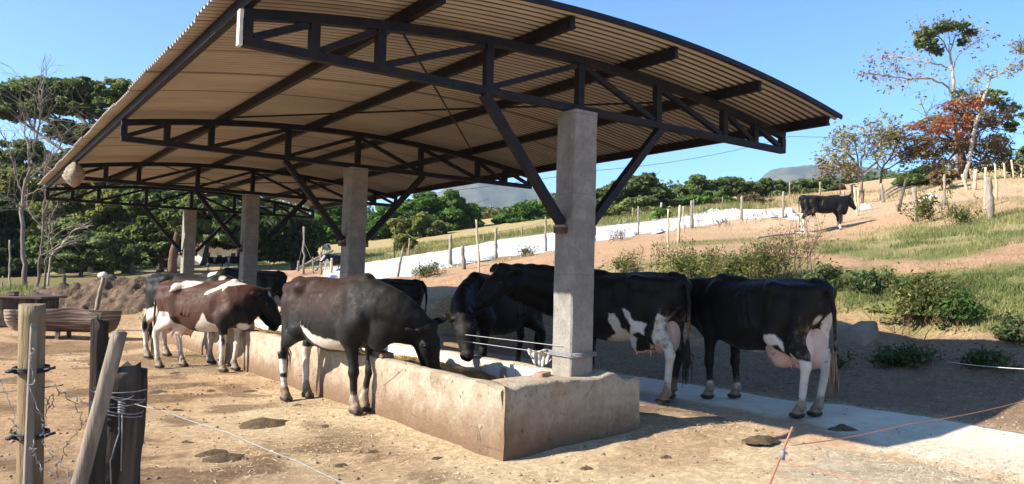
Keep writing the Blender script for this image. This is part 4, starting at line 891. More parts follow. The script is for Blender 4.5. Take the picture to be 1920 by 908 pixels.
# out on the hillside and in the pens
p = hit(1546, 438); 
cow(name='grazing_cow', label='black cow with white legs standing sideways alone on the bare hillside', pos=(p[0], p[1]), yaw=-31, scale=1.03, h=.02, gz=z1, group='cattle away from the shed',
    head=(1.04, .05, 1.42), face=(.62, -.1, -.78), crown=(.4, 0, 1), udder=.5, pinkness=.3, ear=(-.5, 1, .0), mud=.2,
    white=[('leg', 'fl', -.1, .40), ('leg', 'fr', -.1, .3), ('leg', 'rl', -.1, .7), ('leg', 'rr', -.1, .45), ('ell', (-.1, -.25, .58), (.5, .25, .05))], switch='hair_white', girth=.86, belly=.12, feet={'fl': (.12, 0), 'rr': (-.1, 0)})
for (px, py, hpx, yw, lab, wh) in ((405, 507, 25, -35, 'small black and white calf by the white house, left of the two there', [('ell', (-.1, 0, 1.2), (.2, .4, .5)), ('leg', 'fr', -.1, .7), ('leg', 'rr', -.1, .7)]),
                                 (438, 507, 25, 150, 'small black and white calf by the white house, right of the two there', [('ell', (.5, 0, 1.2), (.18, .4, .6)), ('leg', 'fl', -.1, .7), ('leg', 'rl', -.1, .7), ('ell', (-.9, 0, 1.1), (.2, .4, .3))]),
                                 (612, 478, 20, 40, 'white cow seen from behind far out in the field beyond the pens', [('ell', (0, 0, 1), (3, 2, 2)), ('ell', (.1, -.2, 1.2), (.3, .2, .3), 'black')]),
                                 (623, 515, 36, 205, 'black cow with white legs and a white face behind the crooked pen posts', [('leg', 'fl', -.1, .9), ('leg', 'fr', -.1, .8), ('leg', 'rl', -.1, .8), ('head', (.2, 0, 0), (.3, .12, .1)), ('ell', (.8, 0, .9), (.2, .3, .25))])):
    q = hit(px, py); D = float((q-CAM)@_f)
    cow(name='distant_cow', label=lab, pos=(q[0], q[1]), yaw=yw, scale=hpx*D/F_PX/1.43, h=.034, gz=z1, group='cattle away from the shed', details=False, white=wh,
        head=(1.05, .1, 1.25), face=(.8, 0, -.6), crown=(.4, 0, 1), udder=0)
# ------------------------------------------------------------------ posts, wires and yard clutter
def post(bx, by, tx, ty, w, mat, label, name='fence_post', group='wooden fence posts', n=9, base=None, D=None, crook=.02, taper=.86, nat=True):
    b = hit(bx, by) if base is None else base
    dep = float((b-CAM)@_f) if D is None else D
    t = at(tx, ty, dep); r = max(w*.5*dep/F_PX, .018); L = np.linalg.norm(t-b); rs = np.random.RandomState(int(bx*13+by*7) % 9999)
    k = 9; pts = [b+(t-b)*u+np.append(rs.randn(2)*crook*L*(.4 if nat else 0), 0)*math.sin(u*PI)*(u > 0) for u in np.linspace(0, 1, k)]
    pts[0] = b-(t-b)*.12
    R = [r*(1+(taper-1)*u)*(1+.12*rs.randn()*nat) for u in np.linspace(0, 1, k)]
    V, Fc = tube_arrays(np.array(pts)-b, R, n, True, .22 if nat else .05)
    o = mesh_obj(name, V, Fc, M[mat], None, True); o.location = b
    for p_ in o.data.polygons:
        if len(p_.vertices) > 4: p_.use_smooth = False
    tag(o, label, 'fence post', group); return o, t, b
POSTS = {}
for key, q, mat, lab in (
    ('a', (1197,440,1197,387,3.4), 'wood_grey', 'thin grey post at the tarp edge just right of the front pillar'),
    ('b', (1253,478,1253,392,4.2), 'wood_pale', 'slim straight pale stake rising out of the brown slope'),
    ('c', (1272,455,1275,385,6.2), 'wood_pale', 'stout pale post with a slight lean beside the slim pale stake'),
    ('d', (1282,437,1281,387,2.6), 'wood_pale', 'very thin pale stick between the stout pale post and the thick grey one'),
    ('e', (1297,428,1297,376,6.6), 'wood_grey', 'thick grey post standing against the middle of the white tarp'),
    ('f', (1301,402,1301,374,2.2), 'wood_grey', 'thin post beyond the tarp, peeping from behind the thick grey one'),
    ('g', (1390,412,1391,368,5.2), 'wood_grey', 'grey post in front of the crumpled end of the white tarp'),
    ('h', (1468,409,1469,359,4.6), 'wood_grey', 'tall grey post at the right-hand end of the white tarp'),
    ('i', (1480,374,1481,342,2.6), 'wood_grey', 'lone grey post on the crest of the brown rise'),
    ('j', (1115,455,1115,416,4.4), 'wood_grey', 'grey post half hidden by the front pillar at the tarp edge'),
    ('k', (1355,391,1355,369,2.6), 'wood_grey', 'small dark post among weeds behind the tarp'),
    ('l', (1187,414,1187,391,3), 'wood_grey', 'short grey post in the tall grass beyond the tarp'),
    ('m', (1240,402,1240,380,4), 'wood_pale', 'short whitish post beside a broad-leaved plant beyond the tarp'),
    ('o', (1023,472,1023,406,4.6), 'wood_grey', 'tall grey post left of the front pillar, seen against the tarp'),
    ('p', (930,484,930,427,6.2), 'wood_grey', 'crooked grey post with a knobbly top against the tarp'),
    ('q', (870,506,867,461,8), 'wood_grey', 'short thick sawn post leaning slightly at the lower tarp edge'),
    ('r', (899,517,893,412,4.6), 'wood_pale', 'tallest slim pale pole at the lower tarp edge'),
    ('s', (844,500,845,440,7), 'wood_grey', 'grey post with a forked tip left of the short sawn one'),
    ('t', (746,519,757,461,4.8), 'wood_grey', 'thin curved post leaning to the right over the tarp corner'),
    ('u', (979,445,979,425,3), 'wood_grey', 'small post in the pasture beyond the tarp, near the front pillar'),
    ('v', (907,456,907,437,3), 'wood_grey', 'small post in the pasture behind the tallest slim pole'),
    ('w', (740,487,739,458,3), 'wood_dark', 'dark post in the pasture at the yellow shrub'),
    ('x', (766,480,768,447,4), 'wood_grey', 'leaning grey post just right of the yellow shrub'),
    ('A1', (1857,413,1853,332,14), 'wood_grey', 'thick weathered grey post on the grassy slope at the far right'),
    ('A1b', (1847,392,1848,314,5), 'wood_pale', 'pale slim post directly behind the thick weathered grey one'),
    ('A2', (1718,418,1714,351,9), 'wood_grey', 'rotten notched grey post with a leafy sapling growing at it'),
    ('A3', (1771,386,1771,327,5.2), 'wood_grey', 'upright grey post midway between the rotten post and the thick one'),
    ('A4', (1685,398,1699,336,5.2), 'wood_dark', 'dark crooked post leaning right, left of the rotten post'),
    ('A5', (1656,380,1652,344,6.4), 'wood_grey', 'grey post leaning left by the pile of cut poles'),
    ('A6', (1813,357,1804,327,6.4), 'wood_pale', 'pale post leaning left at the foot of the red-leaved tree'),
    ('A7', (1827,357,1830,318,6.4), 'wood_pale', 'pale post leaning right beside the foot of the red-leaved tree'),
    ('A8', (1868,373,1866,308,4.6), 'wood_pale', 'tall slim pale post right of the thick weathered one'),
    ('A9', (1885,336,1882,306,4), 'wood_pale', 'pale post on the skyline, third from the right picture edge'),
    ('A10', (1901,334,1896,300,4), 'wood_pale', 'pale leaning post on the skyline, second from the right picture edge'),
    ('A11', (1915,334,1915,316,4), 'wood_pale', 'short pale post on the skyline at the right picture edge'),
    ('A12', (1598,388,1597,346,5), 'wood_dark', 'dark post just behind the head of the cow on the hillside'),
    ('A13', (1608,407,1602,352,4), 'wood_pale', 'slim pale pole leaning left in front of the dark post by the hillside cow'),
    ('A14', (1610,398,1609,353,4), 'wood_pale', 'slim upright pale pole right of the dark post by the hillside cow'),
    ('A15', (1577,419,1582,358,5), 'wood_grey', 'grey post right below the muzzle of the cow on the hillside'),
    ('A16', (1537,369,1538,341,4), 'wood_grey', 'grey post on the crest above the back of the hillside cow'),
    ('L1', (19,543,18,450,3.4), 'bark_pale', 'tall thin pale dead pole at the left picture edge'),
    ('L2', (121,536,121,515,6), 'wood_dark', 'short dark post on the grass behind the dirt pile'),
    ('L3', (181,583,194,520,8.5), 'wood_grey', 'leaning grey post with wire wound round it in front of the dirt pile'),
    ('L4', (4,545,4,528,3.4), 'wood_grey', 'short brown post in the grass at the left picture edge'),
    ('P1', (569,514,570,425,4.6), 'wood_grey', 'tallest grey pole at the pens, left of the second pillar'),
    ('P2', (602,514,601,471,4.2), 'wood_grey', 'bent grey pen post below the white far-off cow'),
    ('P3', (621,518,622,484,4.8), 'wood_pale', 'curved pale pen post nearest the second pillar'),
    ('P4', (559,510,560,489,5), 'wood_grey', 'short split pen post beside the tallest pole'),
    ('P5', (587,512,587,482,3.2), 'wood_grey', 'thin pen post between the tallest pole and the bent one')):
    POSTS[key] = post(*q, mat, lab, base=at(181, 583, 20) if key == 'L3' else None)
post(744, 476, 739, 425, 2, 'bark', 'thin dead sapling standing in the pasture', name='dead_sapling', group=None, crook=.05)[0]['category'] = 'sapling'

def wire(name, pts, r, mat, label, cat='wire', sag=0.0, n=5, group=None):
    P = []; pts = [np.array(p, float) for p in pts]
    for a, b in zip(pts[:-1], pts[1:]):
        for u in np.linspace(0, 1, 13)[:(-1 if b is not pts[-1] else None)]: P.append(a+(b-a)*u-np.array((0, 0, sag*4*u*(1-u))))
    c = P[0].copy(); V, Fc = tube_arrays(np.array(P)-c, r, n); o = mesh_obj(name, V, Fc, M[mat], None, True); o.location = c
    tag(o, label, cat, group); return o
def along(keys, f): return [POSTS[k][2]+(POSTS[k][1]-POSTS[k][2])*f+np.array((0, 0, 0))-_f*.04 for k in keys]
wire('fence_wire', along('tspojaegh', .86), .006, 'wire_dark', 'upper strand of wire along the posts at the white tarp', 'fence wire', .05)
wire('fence_wire', along('tspojaegh', .45), .006, 'wire_dark', 'lower strand of wire along the posts at the white tarp', 'fence wire', .05)
wire('fence_wire', along(['A2', 'A1'], .55), .006, 'wire_dark', 'wire between the rotten post and the thick weathered post', 'fence wire', .12)
wire('fence_wire', along(['A12', 'A5', 'A4', 'A3', 'A8'], .7), .006, 'wire_dark', 'old wire along the middle posts of the right-hand hillside', 'fence wire', .1)
wire('fence_wire', along(['P4', 'P1', 'P5', 'P2', 'P3'], .7), .008, 'wire', 'wire strung along the pen posts', 'fence wire', .03)
wire('power_line', [at(430, 390, 30), at(1115, 320, 34), at(1480, 256, 38), at(1930, 237, 42)], .012, 'wire_dark', 'thin dark cable crossing the sky behind the roof', 'cable', .25)
for (a, b, lab) in (((556,505),(625,470),'upper pole rail of the pens, slanting up to the right'), ((585,513),(612,490),'lower slanting pole rail of the pens'), ((596,515),(626,508),'low level pole rail behind the pen posts')):
    V, Fc = tube_arrays([at(*a, 37)-at(*a, 37), (at(*b, 38)-at(*a, 37))*.5+(0,0,.04), at(*b, 38)-at(*a, 37)], .05, 7, True, .2); o = mesh_obj('pen_rail', V, Fc, M['wood_grey'], None, True); o.location = at(*a, 37); tag(o, lab, 'rail', 'pole rails of the pens')

# ---- posts right in front of the camera (their feet are below the picture)
def near_post(name, pxb, pyb, pxt, pyt, D, w0, w1, mat, label, cat='fence post', jit=.25, n=16, Dt=None, knob=0):
    t = at(pxt, pyt, Dt or D); b = at(pxb, pyb, D); d = (b-t)/np.linalg.norm(b-t); zb = z1(b[0], b[1])-.1; L = (t[2]-zb)/(-d[2]); foot = t+d*L
    k = 30; rs = np.random.RandomState(int(pxt)); us = np.linspace(0, 1, k); P = [foot+(t-foot)*u for u in us]
    Rr = np.interp(us, (0, 1), (w0, w1))*.5*D/F_PX
    pr = 1+jit*np.array([float(fbm(3*math.cos(a)+pxt, 3*math.sin(a), 1, 3)) for a in np.arange(n)*2*PI/n])
    V, Fc = tube_arrays(np.array(P)-foot, 1.0, n)
    C0 = np.repeat(np.array(P)-foot, n, 0); dirv = V-C0
    fine = 1+.06*jit*4*fbm(V[:, 0]*30, V[:, 1]*30, V[:, 2]*3, 3)
    V = C0+dirv*np.repeat(Rr, n)[:, None]*np.tile(pr, k)[:, None]*fine[:, None]
    V[-n:, 2] += jit*.05*rs.randn(n)
    o = mesh_obj(name, V, Fc, M[mat], None, True); o.location = foot
    for p_ in o.data.polygons:
        if len(p_.vertices) > 4: p_.use_smooth = False
    tag(o, label, cat); return o, foot, t
pA, fA, tA = near_post('gate_post', 56, 905, 61, 571, 3.7, 46, 45, 'wood_tan', 'thick round yellowish post with a sawn flat top at the lower left', jit=.06)
pA2, fA2, tA2 = near_post('fence_stake', 52, 905, 63, 612, 3.58, 21, 11, 'wood_grey', 'thin crooked stick strapped against the round yellowish post', 'stake', jit=.3, n=10)
pC, fC, tC = near_post('corner_post', 215, 905, 232, 690, 3.85, 72, 66, 'wood_dark', 'thick charred black corner post with wire wound round it', jit=.35, n=20)
pB, fB, tB = near_post('fence_stake', 183, 800, 186, 604, 4.15, 33, 30, 'wood_dark', 'slim blackened stake standing behind the leaning pole', 'stake', jit=.35, n=12)
pD, fD, tD = near_post('leaning_pole', 150, 905, 225, 622, 3.45, 28, 26, 'wood_grey', 'smooth grey pole leaning against the charred corner post', 'pole', jit=.12, n=12)

def ring(mb, c, ax, r, rw, n=20, turn=1, pitch=0, seed=0):
    ax = np.array(ax)/np.linalg.norm(ax); a = np.cross(ax, (1, 0, 0)); a /= np.linalg.norm(a); b = np.cross(ax, a); rs = np.random.RandomState(seed)
    th_ = np.linspace(0, 2*PI*turn, int(n*turn)+1); mb.tube([c+a*math.cos(t)*r*(1+.02*rs.randn())+b*math.sin(t)*r*(1+.02*rs.randn())+ax*pitch*t/(2*PI) for t in th_], rw, 6, cap=True)
for py, lab in ((692, 'upper black rubber strap round the yellowish post'), (814, 'lower grey rubber strap round the yellowish post')):
    m = MB(); c = at(59, py, 3.67); u = (tA-fA)/np.linalg.norm(tA-fA); 
    for o_ in (-.008, 0, .008): ring(m, np.zeros(3)+u*o_, u, .074, .006, 22)
    m.beam((.05, -.06, 0), (.085, -.085, .01), .03, .012); m.beam((-.07, -.03, 0), (-.10, -.05, -.005), .03, .012)
    o = m.build('rubber_strap', M['rubber'], None, True); o.location = c; tag(o, lab, 'strap', 'straps round the yellowish post')
m = MB(); u = (tC-fC)/np.linalg.norm(tC-fC); c = at(222, 757, 3.85)
for q in range(5): ring(m, u*(.03*q-.05), u+np.random.RandomState(q).randn(3)*.12, .112+.004*q, .0028, 26, 1.05, .01, q)
m.tube([np.array((0, 0, 0))+_r*.06-_f*.11, _r*.07-_f*.12+(0, 0, -.12), _r*.04-_f*.13+(0, 0, -.25), _r*.05-_f*.12+(0, 0, -.42)], .003, 5)
m.tube([np.array((0, 0, .02))+_r*.075-_f*.11, _r*.085-_f*.12+(0, 0, -.1), _r*.09-_f*.12+(0, 0, -.3)], .003, 5)
for q in range(5): ring(m, _r*.075-_f*.115+np.array((0, 0, .012*q-.02)), (.3, .2, 1), .016, .003, 9, 1, 0, q)
o = m.build('wire_binding', M['wire'], None, True); o.location = c; tag(o, 'grey wire wound several times round the charred corner post, loose ends hanging', 'wire')
wire('electric_fence_wire', [at(252, 757, 3.72), at(300, 768, 3.5), at(430, 812, 3.2), at(560, 866, 2.95), at(700, 930, 2.7), at(900, 1040, 2.5)], .0024, 'wire', 'taut grey wire running from the charred post to the lower right', 'wire', .004)
wire('rope', [at(250, 742, 3.73), at(195, 735, 3.5)], .003, 'wire', 'short wire from the charred post to the leaning pole', 'wire', .03)
# barbed wire hanging between the yellowish post and the charred post
rs = np.random.RandomState(2)
def barbed(name, pix, D, label, mat='wire', r=.0019):
    m = MB(); P = [at(a, b, d) for (a, b), d in zip(pix, D)]; c = P[0]; Q = []
    for a, b in zip(P[:-1], P[1:]):
        for uu in np.linspace(0, 1, 6)[:-1]: Q.append(a+(b-a)*uu+rs.randn(3)*.006-c)
    Q.append(P[-1]-c); m.tube(Q, r, 5)
    for q in Q[2::4]:
        for _ in range(2): v = rs.randn(3); v /= np.linalg.norm(v); m.beam(q-v*.012, q+v*.012, .0018, .0018)
    o = m.build(name, M[mat], None, True); o.location = c; tag(o, label, 'barbed wire', 'loose barbed wire at the near posts'); return o
barbed('barbed_wire', [(62,648),(58,680),(66,710),(58,730),(70,765),(82,790),(78,815),(90,840),(105,862),(125,880),(130,905)], [3.55]*11, 'barbed wire tangled down the front of the yellowish post')
barbed('barbed_wire', [(60,826),(66,850),(72,868),(85,880),(108,890),(112,915)], [3.54]*6, 'short curl of barbed wire low on the yellowish post')
barbed('barbed_wire', [(115,735),(140,748),(165,760),(178,770),(215,757)], [3.6,3.6,3.6,3.62,3.7], 'pale barbed wire running to the charred corner post')
barbed('barbed_wire', [(105,728),(125,745),(150,770),(153,800),(128,825),(122,845),(110,870),(108,905)], [3.62]*8, 'dark loop of barbed wire hanging between the two near posts', 'wire_dark')
barbed('barbed_wire', [(85,745),(92,765),(100,758),(96,742),(88,760),(84,790),(80,830)], [3.6]*7, 'coiled end of old wire beside the yellowish post', 'wire_dark')
barbed('barbed_wire', [(-20,700),(0,712),(12,740),(25,775),(30,800),(40,830)], [3.5]*6, 'strand of barbed wire sagging in from the left edge')
wire('fence_wire', [at(-30, 738, 3.9), at(60, 730, 3.72), at(118, 722, 3.65)], .0032, 'wire_dark', 'dark straight wire from the left edge to the yellowish post', 'fence wire')

# ---- orange rod with insulator and its twine, lower right
b = at(1436, 925, 3.5); t = at(1486, 801, 3.62); d = (b-t)/np.linalg.norm(b-t); zb = z1(b[0], b[1])-.05; foot = t+d*((t[2]-zb)/-d[2])
m = MB().tube([(0, 0, 0), t-foot], .0055, 8); ro = empty('fence_rod', foot); tag(ro, 'thin orange fibreglass fence rod leaning in the yard with a grey clamp', 'fence rod')
m.build('rod', M['orange'], ro, True)
c = at(1467, 850, 3.54)-foot; MB().tube([c+(0, 0, .015), c+(0, 0, -.03)], .012, 10).build('insulator', M['grey_plastic'], ro, True)
MB().beam(c+np.array(_r)*-.012, c+np.array(_r)*.025, .012, .01).build('clip', M['wire'], ro)
wire('fence_twine', [at(1484, 835, 3.58), at(1700, 796, 4.2), at(1920, 752, 5.0), at(2060, 722, 5.6), at(2600, 640, 9)], .0026, 'orange', 'orange electric twine running from the rod up to the right edge', 'fence twine', .012)
wire('fence_twine', [at(1470, 866, 3.53), at(1580, 893, 3.3), at(1700, 925, 3.1)], .002, 'orange', 'faint orange twine running from the rod clamp down to the right', 'fence twine')
wire('fence_twine', [at(1778, 679, 9.2), at(1920, 692, 8.2), at(2050, 705, 7.5), at(2700, 770, 5.6)], .005, 'wire_white', 'pale twine stretched across the shaded bank at the right', 'fence twine', .01)
# twine strung between the pillars above the feed
wr = empty('pillar_twine', (0, 0, .86)); tag(wr, 'two pale twines strung along the trough from the band round the front pillar', 'twine')
for z_, y1, x1 in ((.03, 5.3, -.1), (-.055, 5.3, .05)):
    V, Fc = tube_arrays([(-.16, -.05, z_), (-.165, .2, z_), ((-.16+x1)/2, 2.7, z_-.02), (x1-.05, 5.15, z_+.05)], .0028, 6); mesh_obj('strand', V, Fc, M['wire_white'], wr, True)
m = MB()
for z_ in (-.06, -.045, -.03): m.tube([(-.165, .165, z_), (-.165, -.165, z_-.005), (.165, -.165, z_), (.165, .165, z_), (-.165, .165, z_)], .008, 6)
m.build('band', M['grey_plastic'], wr, True)
# crumpled sack caught on the twine behind the pillar
nu, nv = 44, 20; V = []
for i in range(nu):
    for j in range(nv):
        u_ = i/(nu-1)-.5; v = j/(nv-1); wd = .27*(1-.25*v+.1*math.sin(v*3)); dr = .17*(1-.55*(abs(u_)*2)**2.2)
        fold = .016*math.sin(u_*34+2.2*v)*(.3+v)+.02*float(fbm(u_*7, v*2.5, 4, 3))
        q_ = np.array(_r0)*(u_*wd)+np.array((_f[0], _f[1], 0))*(fold+.03*math.sin(v*PI))+np.array((0, 0, .012*math.sin(u_*9)-v*dr)); V.append(tuple(q_))
Fc = [(i*nv+j, (i+1)*nv+j, (i+1)*nv+j+1, i*nv+j+1) for i in range(nu-1) for j in range(nv-1)]
o = mesh_obj('feed_sack', V, Fc, M['sack'], None, True); o.location = (-.19, .26, .83); sd = o.modifiers.new('thickness', 'SOLIDIFY'); sd.thickness = .006; tag(o, 'crumpled white feed sack hanging from the twine behind the front pillar', 'sack')
# bricks and a cap stone lying on the trough rim
for (x, y, z_, rz, s, nm, lab, mt) in ((-.36, .02, TOP+.03, .5, (.11, .05, .03), 'brick', 'small brown brick lying on the trough rim at the foot of the front pillar', 'block'), (-.955, 2.35, TOP+.05, 1.52, (.26, .075, .035), 'cap_stone', 'long flat stone slab lying on the near rim of the trough', 'trough'),
                        (.62, 3.1, TOP+.03, 1.6, (.30, .07, .025), 'cap_stone', 'flat stone lying on the far rim of the trough before the black cow', 'trough')):
    m = MB().box((-s[0], -s[1], -s[2]), s); o = m.build(nm, M[mt], None, False, .012); o.location = (x, y, z_); o.rotation_euler = (.02, -.02, rz); tag(o, lab, nm.replace('_', ' '))

# ---- dung pats
def pat(px, py, r, hgt, lab, seed):
    q = hit(px, py, 2.5); n1, n2 = 26, 12; V = [(0, 0, hgt)]; 
    for j in range(1, n2+1):
        v = j/n2
        for i in range(n1):
            a = 2*PI*i/n1; rr = r*v*(1+.4*float(fbm(math.cos(a)*1.5+seed, math.sin(a)*1.5, seed, 4))*v); z_ = hgt*(1-v**2)*(1+.35*float(fbm(math.cos(a)*v*2+seed, math.sin(a)*v*2, 2, 3)))-.012*v
            V.append((rr*math.cos(a), rr*math.sin(a)*.8, z_))
    F = [(0, 1+i, 1+(i+1) % n1) for i in range(n1)]+[(1+j*n1+i, 1+(j+1)*n1+i, 1+(j+1)*n1+(i+1) % n1, 1+j*n1+(i+1) % n1) for j in range(n2-1) for i in range(n1)]
    o = mesh_obj('dung_pat', V, F, M['dung'], None, True); o.location = q; 
    if q[0] > 1.15: o.location.z = ground_or_slab(q[0], q[1])
    tag(o, lab, 'dung', 'dung pats in the yard')
pat(496, 797, .30, .07, 'flat broad dung pat on the tan ground in front of the dark black-brown cow', 1.2)
pat(425, 862, .22, .045, 'low smeared dung pat nearest the wire from the charred post', 4.1)
pat(1428, 833, .16, .042, 'round heaped dung pat between the trough corner and the orange rod', 7.7)
pat(1580, 809, .17, .05, 'flat dung pat in the roof shadow on the concrete strip', 9.3)
pat(400, 850, .13, .03, 'small thin dung smear left of the low smeared one', 5.5)

for i_, (px, py, r) in enumerate(((330,770,.10),(560,760,.09),(610,800,.08),(470,735,.12),(395,735,.09),(300,735,.13),(520,700,.10),(700,850,.08),(640,875,.09),(820,860,.07),(350,830,.08),(250,700,.14),(460,690,.12),(1100,880,.08),(1250,860,.07),(330,700,.12))):
    pat(px, py, r, .018, 'small dark smear of dung trodden flat into the yard', 11.3+i_*1.7); COL.objects[-1]['group'] = 'small dung smears trodden into the yard'
# ---- rusty half-tank trough, rusty box, dirt pile
q0 = at(30, 634, 18.2); q1 = at(207, 630, 18.2); ax = q1-q0; Lx = np.linalg.norm(ax[:2]); ang = math.atan2(ax[1], ax[0]); rt = empty('rusty_trough', (*q0[:2], z1(q0[0], q0[1])), None, ang); tag(rt, 'battered rusty corrugated half-tank trough with a bent rim', 'trough')
nu, nv = 60, 90; V = []
for i in range(nu):
    u = i/(nu-1)
    for j in range(nv):
        a = PI*(j/(nv-1)); cor = 1+.007*math.sin(a*40)
        R_ = .46*cor; y_ = -math.cos(a)*R_; zz = .62-math.sin(a)*.50*cor+.05
        if j < 28: bend = (28-j)/28; zz += bend*(.10*math.exp(-((u-.68)/.17)**2)-.10*math.exp(-((u-.98)/.1)**2)); y_ += bend*.10*math.exp(-((u-.68)/.2)**2)
        V.append((u*Lx, y_, zz))
Fc = [(i*nv+j, (i+1)*nv+j, (i+1)*nv+j+1, i*nv+j+1) for i in range(nu-1) for j in range(nv-1)]
o = mesh_obj('tank_shell', V, Fc, M['rust'], rt, True); s_ = o.modifiers.new('thickness', 'SOLIDIFY'); s_.thickness = .012
for u in (0.006, .994):
    e = [(u*Lx, -math.cos(PI*j/20)*.45, .62-math.sin(PI*j/20)*.49+.05) for j in range(21)]; m = MB(); m.add([(x+dx, y, z) for dx in (-.006, .006) for x, y, z in e], [tuple(range(20, -1, -1)), tuple(range(21, 42))]+[(j, j+1, 22+j, 21+j) for j in range(20)]); m.build('end_plate', M['sack'] if u < .5 else M['rust'], rt)
V = [(x, -math.cos(PI*j/60)*.475*(1+.02*math.sin(j*PI/60*40)), .67-math.sin(PI*j/60)*.515*(1+.02*math.sin(j*PI/60*40))) for x in (-.02, .24) for j in range(61)]
mesh_obj('pale_end_band', V, [(j, j+1, 62+j, 61+j) for j in range(60)], M['nest'], rt, True).modifiers.new('thickness', 'SOLIDIFY').thickness = .008
for u in (.5,):
    for y in (-.36, .36): MB().beam((u*Lx, y*.7, -.05), (u*Lx, y*.6, .2), .09, .05).build('leg', M['rust'], rt)
c = at(20, 570, 20.5); bx_ = empty('rusty_box', (c[0], c[1], z1(c[0], c[1])), None, -.55); tag(bx_, 'dark metal box with a rusty overhanging lid behind the half-tank trough', 'box')
hh = 1.5-(556-508)*20.5/F_PX-z1(c[0], c[1]); m = MB().box((-1.1, -.55, 0), (.98, .55, hh-.06)); m.build('box_body', M['wood_dark'], bx_, False, .02)
m = MB().box((-1.25, -.7, hh-.057), (1.13, .7, hh)); m.build('lid', M['rust'], bx_, False, .01); MB().box((.2, -.5, hh+.001), (.36, -.3, hh+.12)).build('handle', M['rust'], bx_, False, .01); MB().box((1.132, -.62, hh-.3), (1.2, -.2, hh-.1)).build('bracket', M['wood_dark'], bx_, False, .01)

c = at(205, 560, 24.5); gxs = np.linspace(-3.6, 3.6, 110); X, Y = np.meshgrid(gxs, gxs, indexing='ij')
WX = c[0]+X*_r0[0]+Y*_f[0]; WY = c[1]+X*_r0[1]+Y*_f[1]; zb = zg(WX.ravel(), WY.ravel()).reshape(X.shape); z0 = float(zb[55, 55]); top = (at(195, 514, 24.5)[2]-z0)*.72
hgt = top*(.86*np.exp(-((X+.1)/1.5)**2-((Y-.2)/1.2)**2)+.62*np.exp(-((X-1.35)/.8)**2-(Y/1.2)**2)+.46*np.exp(-((X+1.55)/.7)**2-((Y+.5)/.8)**2)+.25*np.exp(-((X-.2)/1.6)**2-((Y+1.1)/.8)**2))
hgt *= 1+.4*fbm(X*.9, Y*.9, 5, 5); hgt += .12*fbm(X*3.0, Y*3.0, 7, 6)+.06*fbm(X*9, Y*9, 8, 3)*sstep(hgt, .05, .4); ed = 1-sstep(np.hypot(X, Y), 2.7, 3.5)
Z = zb+hgt*ed-.03-.12*(1-ed)
dp = grid_mesh('dirt_pile', WX-c[0], WY-c[1], Z-z0, M['mound']); dp.location = (c[0], c[1], z0); tag(dp, 'heap of freshly dug brown earth beyond the rusty troughs', 'dirt pile')
c = at(190, 507, 24.4); n1, n2 = 14, 8; V = []; 
for j in range(n2):
    ph = PI*(j+.5)/n2
    for i in range(n1): a = 2*PI*i/n1; r = .13*(1+.2*float(fbm(math.cos(a)*1.4, math.sin(a)*1.4, ph, 3))); V.append((r*1.15*math.sin(ph)*math.cos(a), r*math.sin(ph)*math.sin(a), r*.8*math.cos(ph)))
F = [(j*n1+i, (j+1)*n1+i, (j+1)*n1+(i+1) % n1, j*n1+(i+1) % n1) for j in range(n2-1) for i in range(n1)]+[tuple(range(n1)), tuple((n2-1)*n1+i for i in range(n1-1, -1, -1))]
dgv = np.zeros(len(dp.data.vertices)*3, np.float32); dp.data.vertices.foreach_get('co', dgv); dgv = dgv.reshape(-1, 3)+np.array(dp.location)
cd = (dgv-CAM)@_f; pxs = 960+F_PX*((dgv-CAM)@_r)/cd; kk_ = np.nonzero(np.abs(pxs-190) < 3)[0]; pyy = 454-F_PX*((dgv[kk_]-CAM)@_u)/cd[kk_]; c = dgv[kk_[pyy.argmin()]]+np.array((0, 0, .06))
o = mesh_obj('pale_stone', V, F, M['skull'], None, True); o.location = c; tag(o, 'pale rounded stone lying on top of the heap of earth', 'stone')

# ---- wasp nest under the left eave
c = at(138, 325, 15.4); 
d_ = _f+_r*(138-960)/F_PX-_u*(312-454)/F_PX; tt = (XL-.02-CAM[0])/d_[0]; c = CAM+d_*tt; zt_ = float(ztop(XL))+.0
n1, n2 = 36, 26; V = []; Dn = float((c-CAM)@_f); r0_ = 17*Dn/F_PX; Hn = 48*Dn/F_PX
for j in range(n2):
    v = j/(n2-1); pr_ = np.interp(v, (0, .05, .15, .35, .55, .75, .9, .97, 1), (.22, .35, .62, .95, 1.02, .82, .45, .16, .08))
    for i in range(n1):
        a = 2*PI*i/n1; r = r0_*pr_*(1+.16*float(fbm(math.cos(a)*1.7, math.sin(a)*1.7, v*3, 4))+.05*float(fbm(math.cos(a)*6, math.sin(a)*6, v*14, 2))); V.append((r*math.cos(a), r*math.sin(a), -v*Hn))
F = [(j*n1+i, j*n1+(i+1) % n1, (j+1)*n1+(i+1) % n1, (j+1)*n1+i) for j in range(n2-1) for i in range(n1)]+[tuple(range(n1-1, -1, -1)), tuple((n2-1)*n1+i for i in range(n1))]
o = mesh_obj('wasp_nest', V, F, M['nest'], None, True); o.location = (XL+.0, c[1], zt_-.0); tag(o, 'lumpy grey-brown wasp nest hanging from the left edge of the shed roof', 'wasp nest')

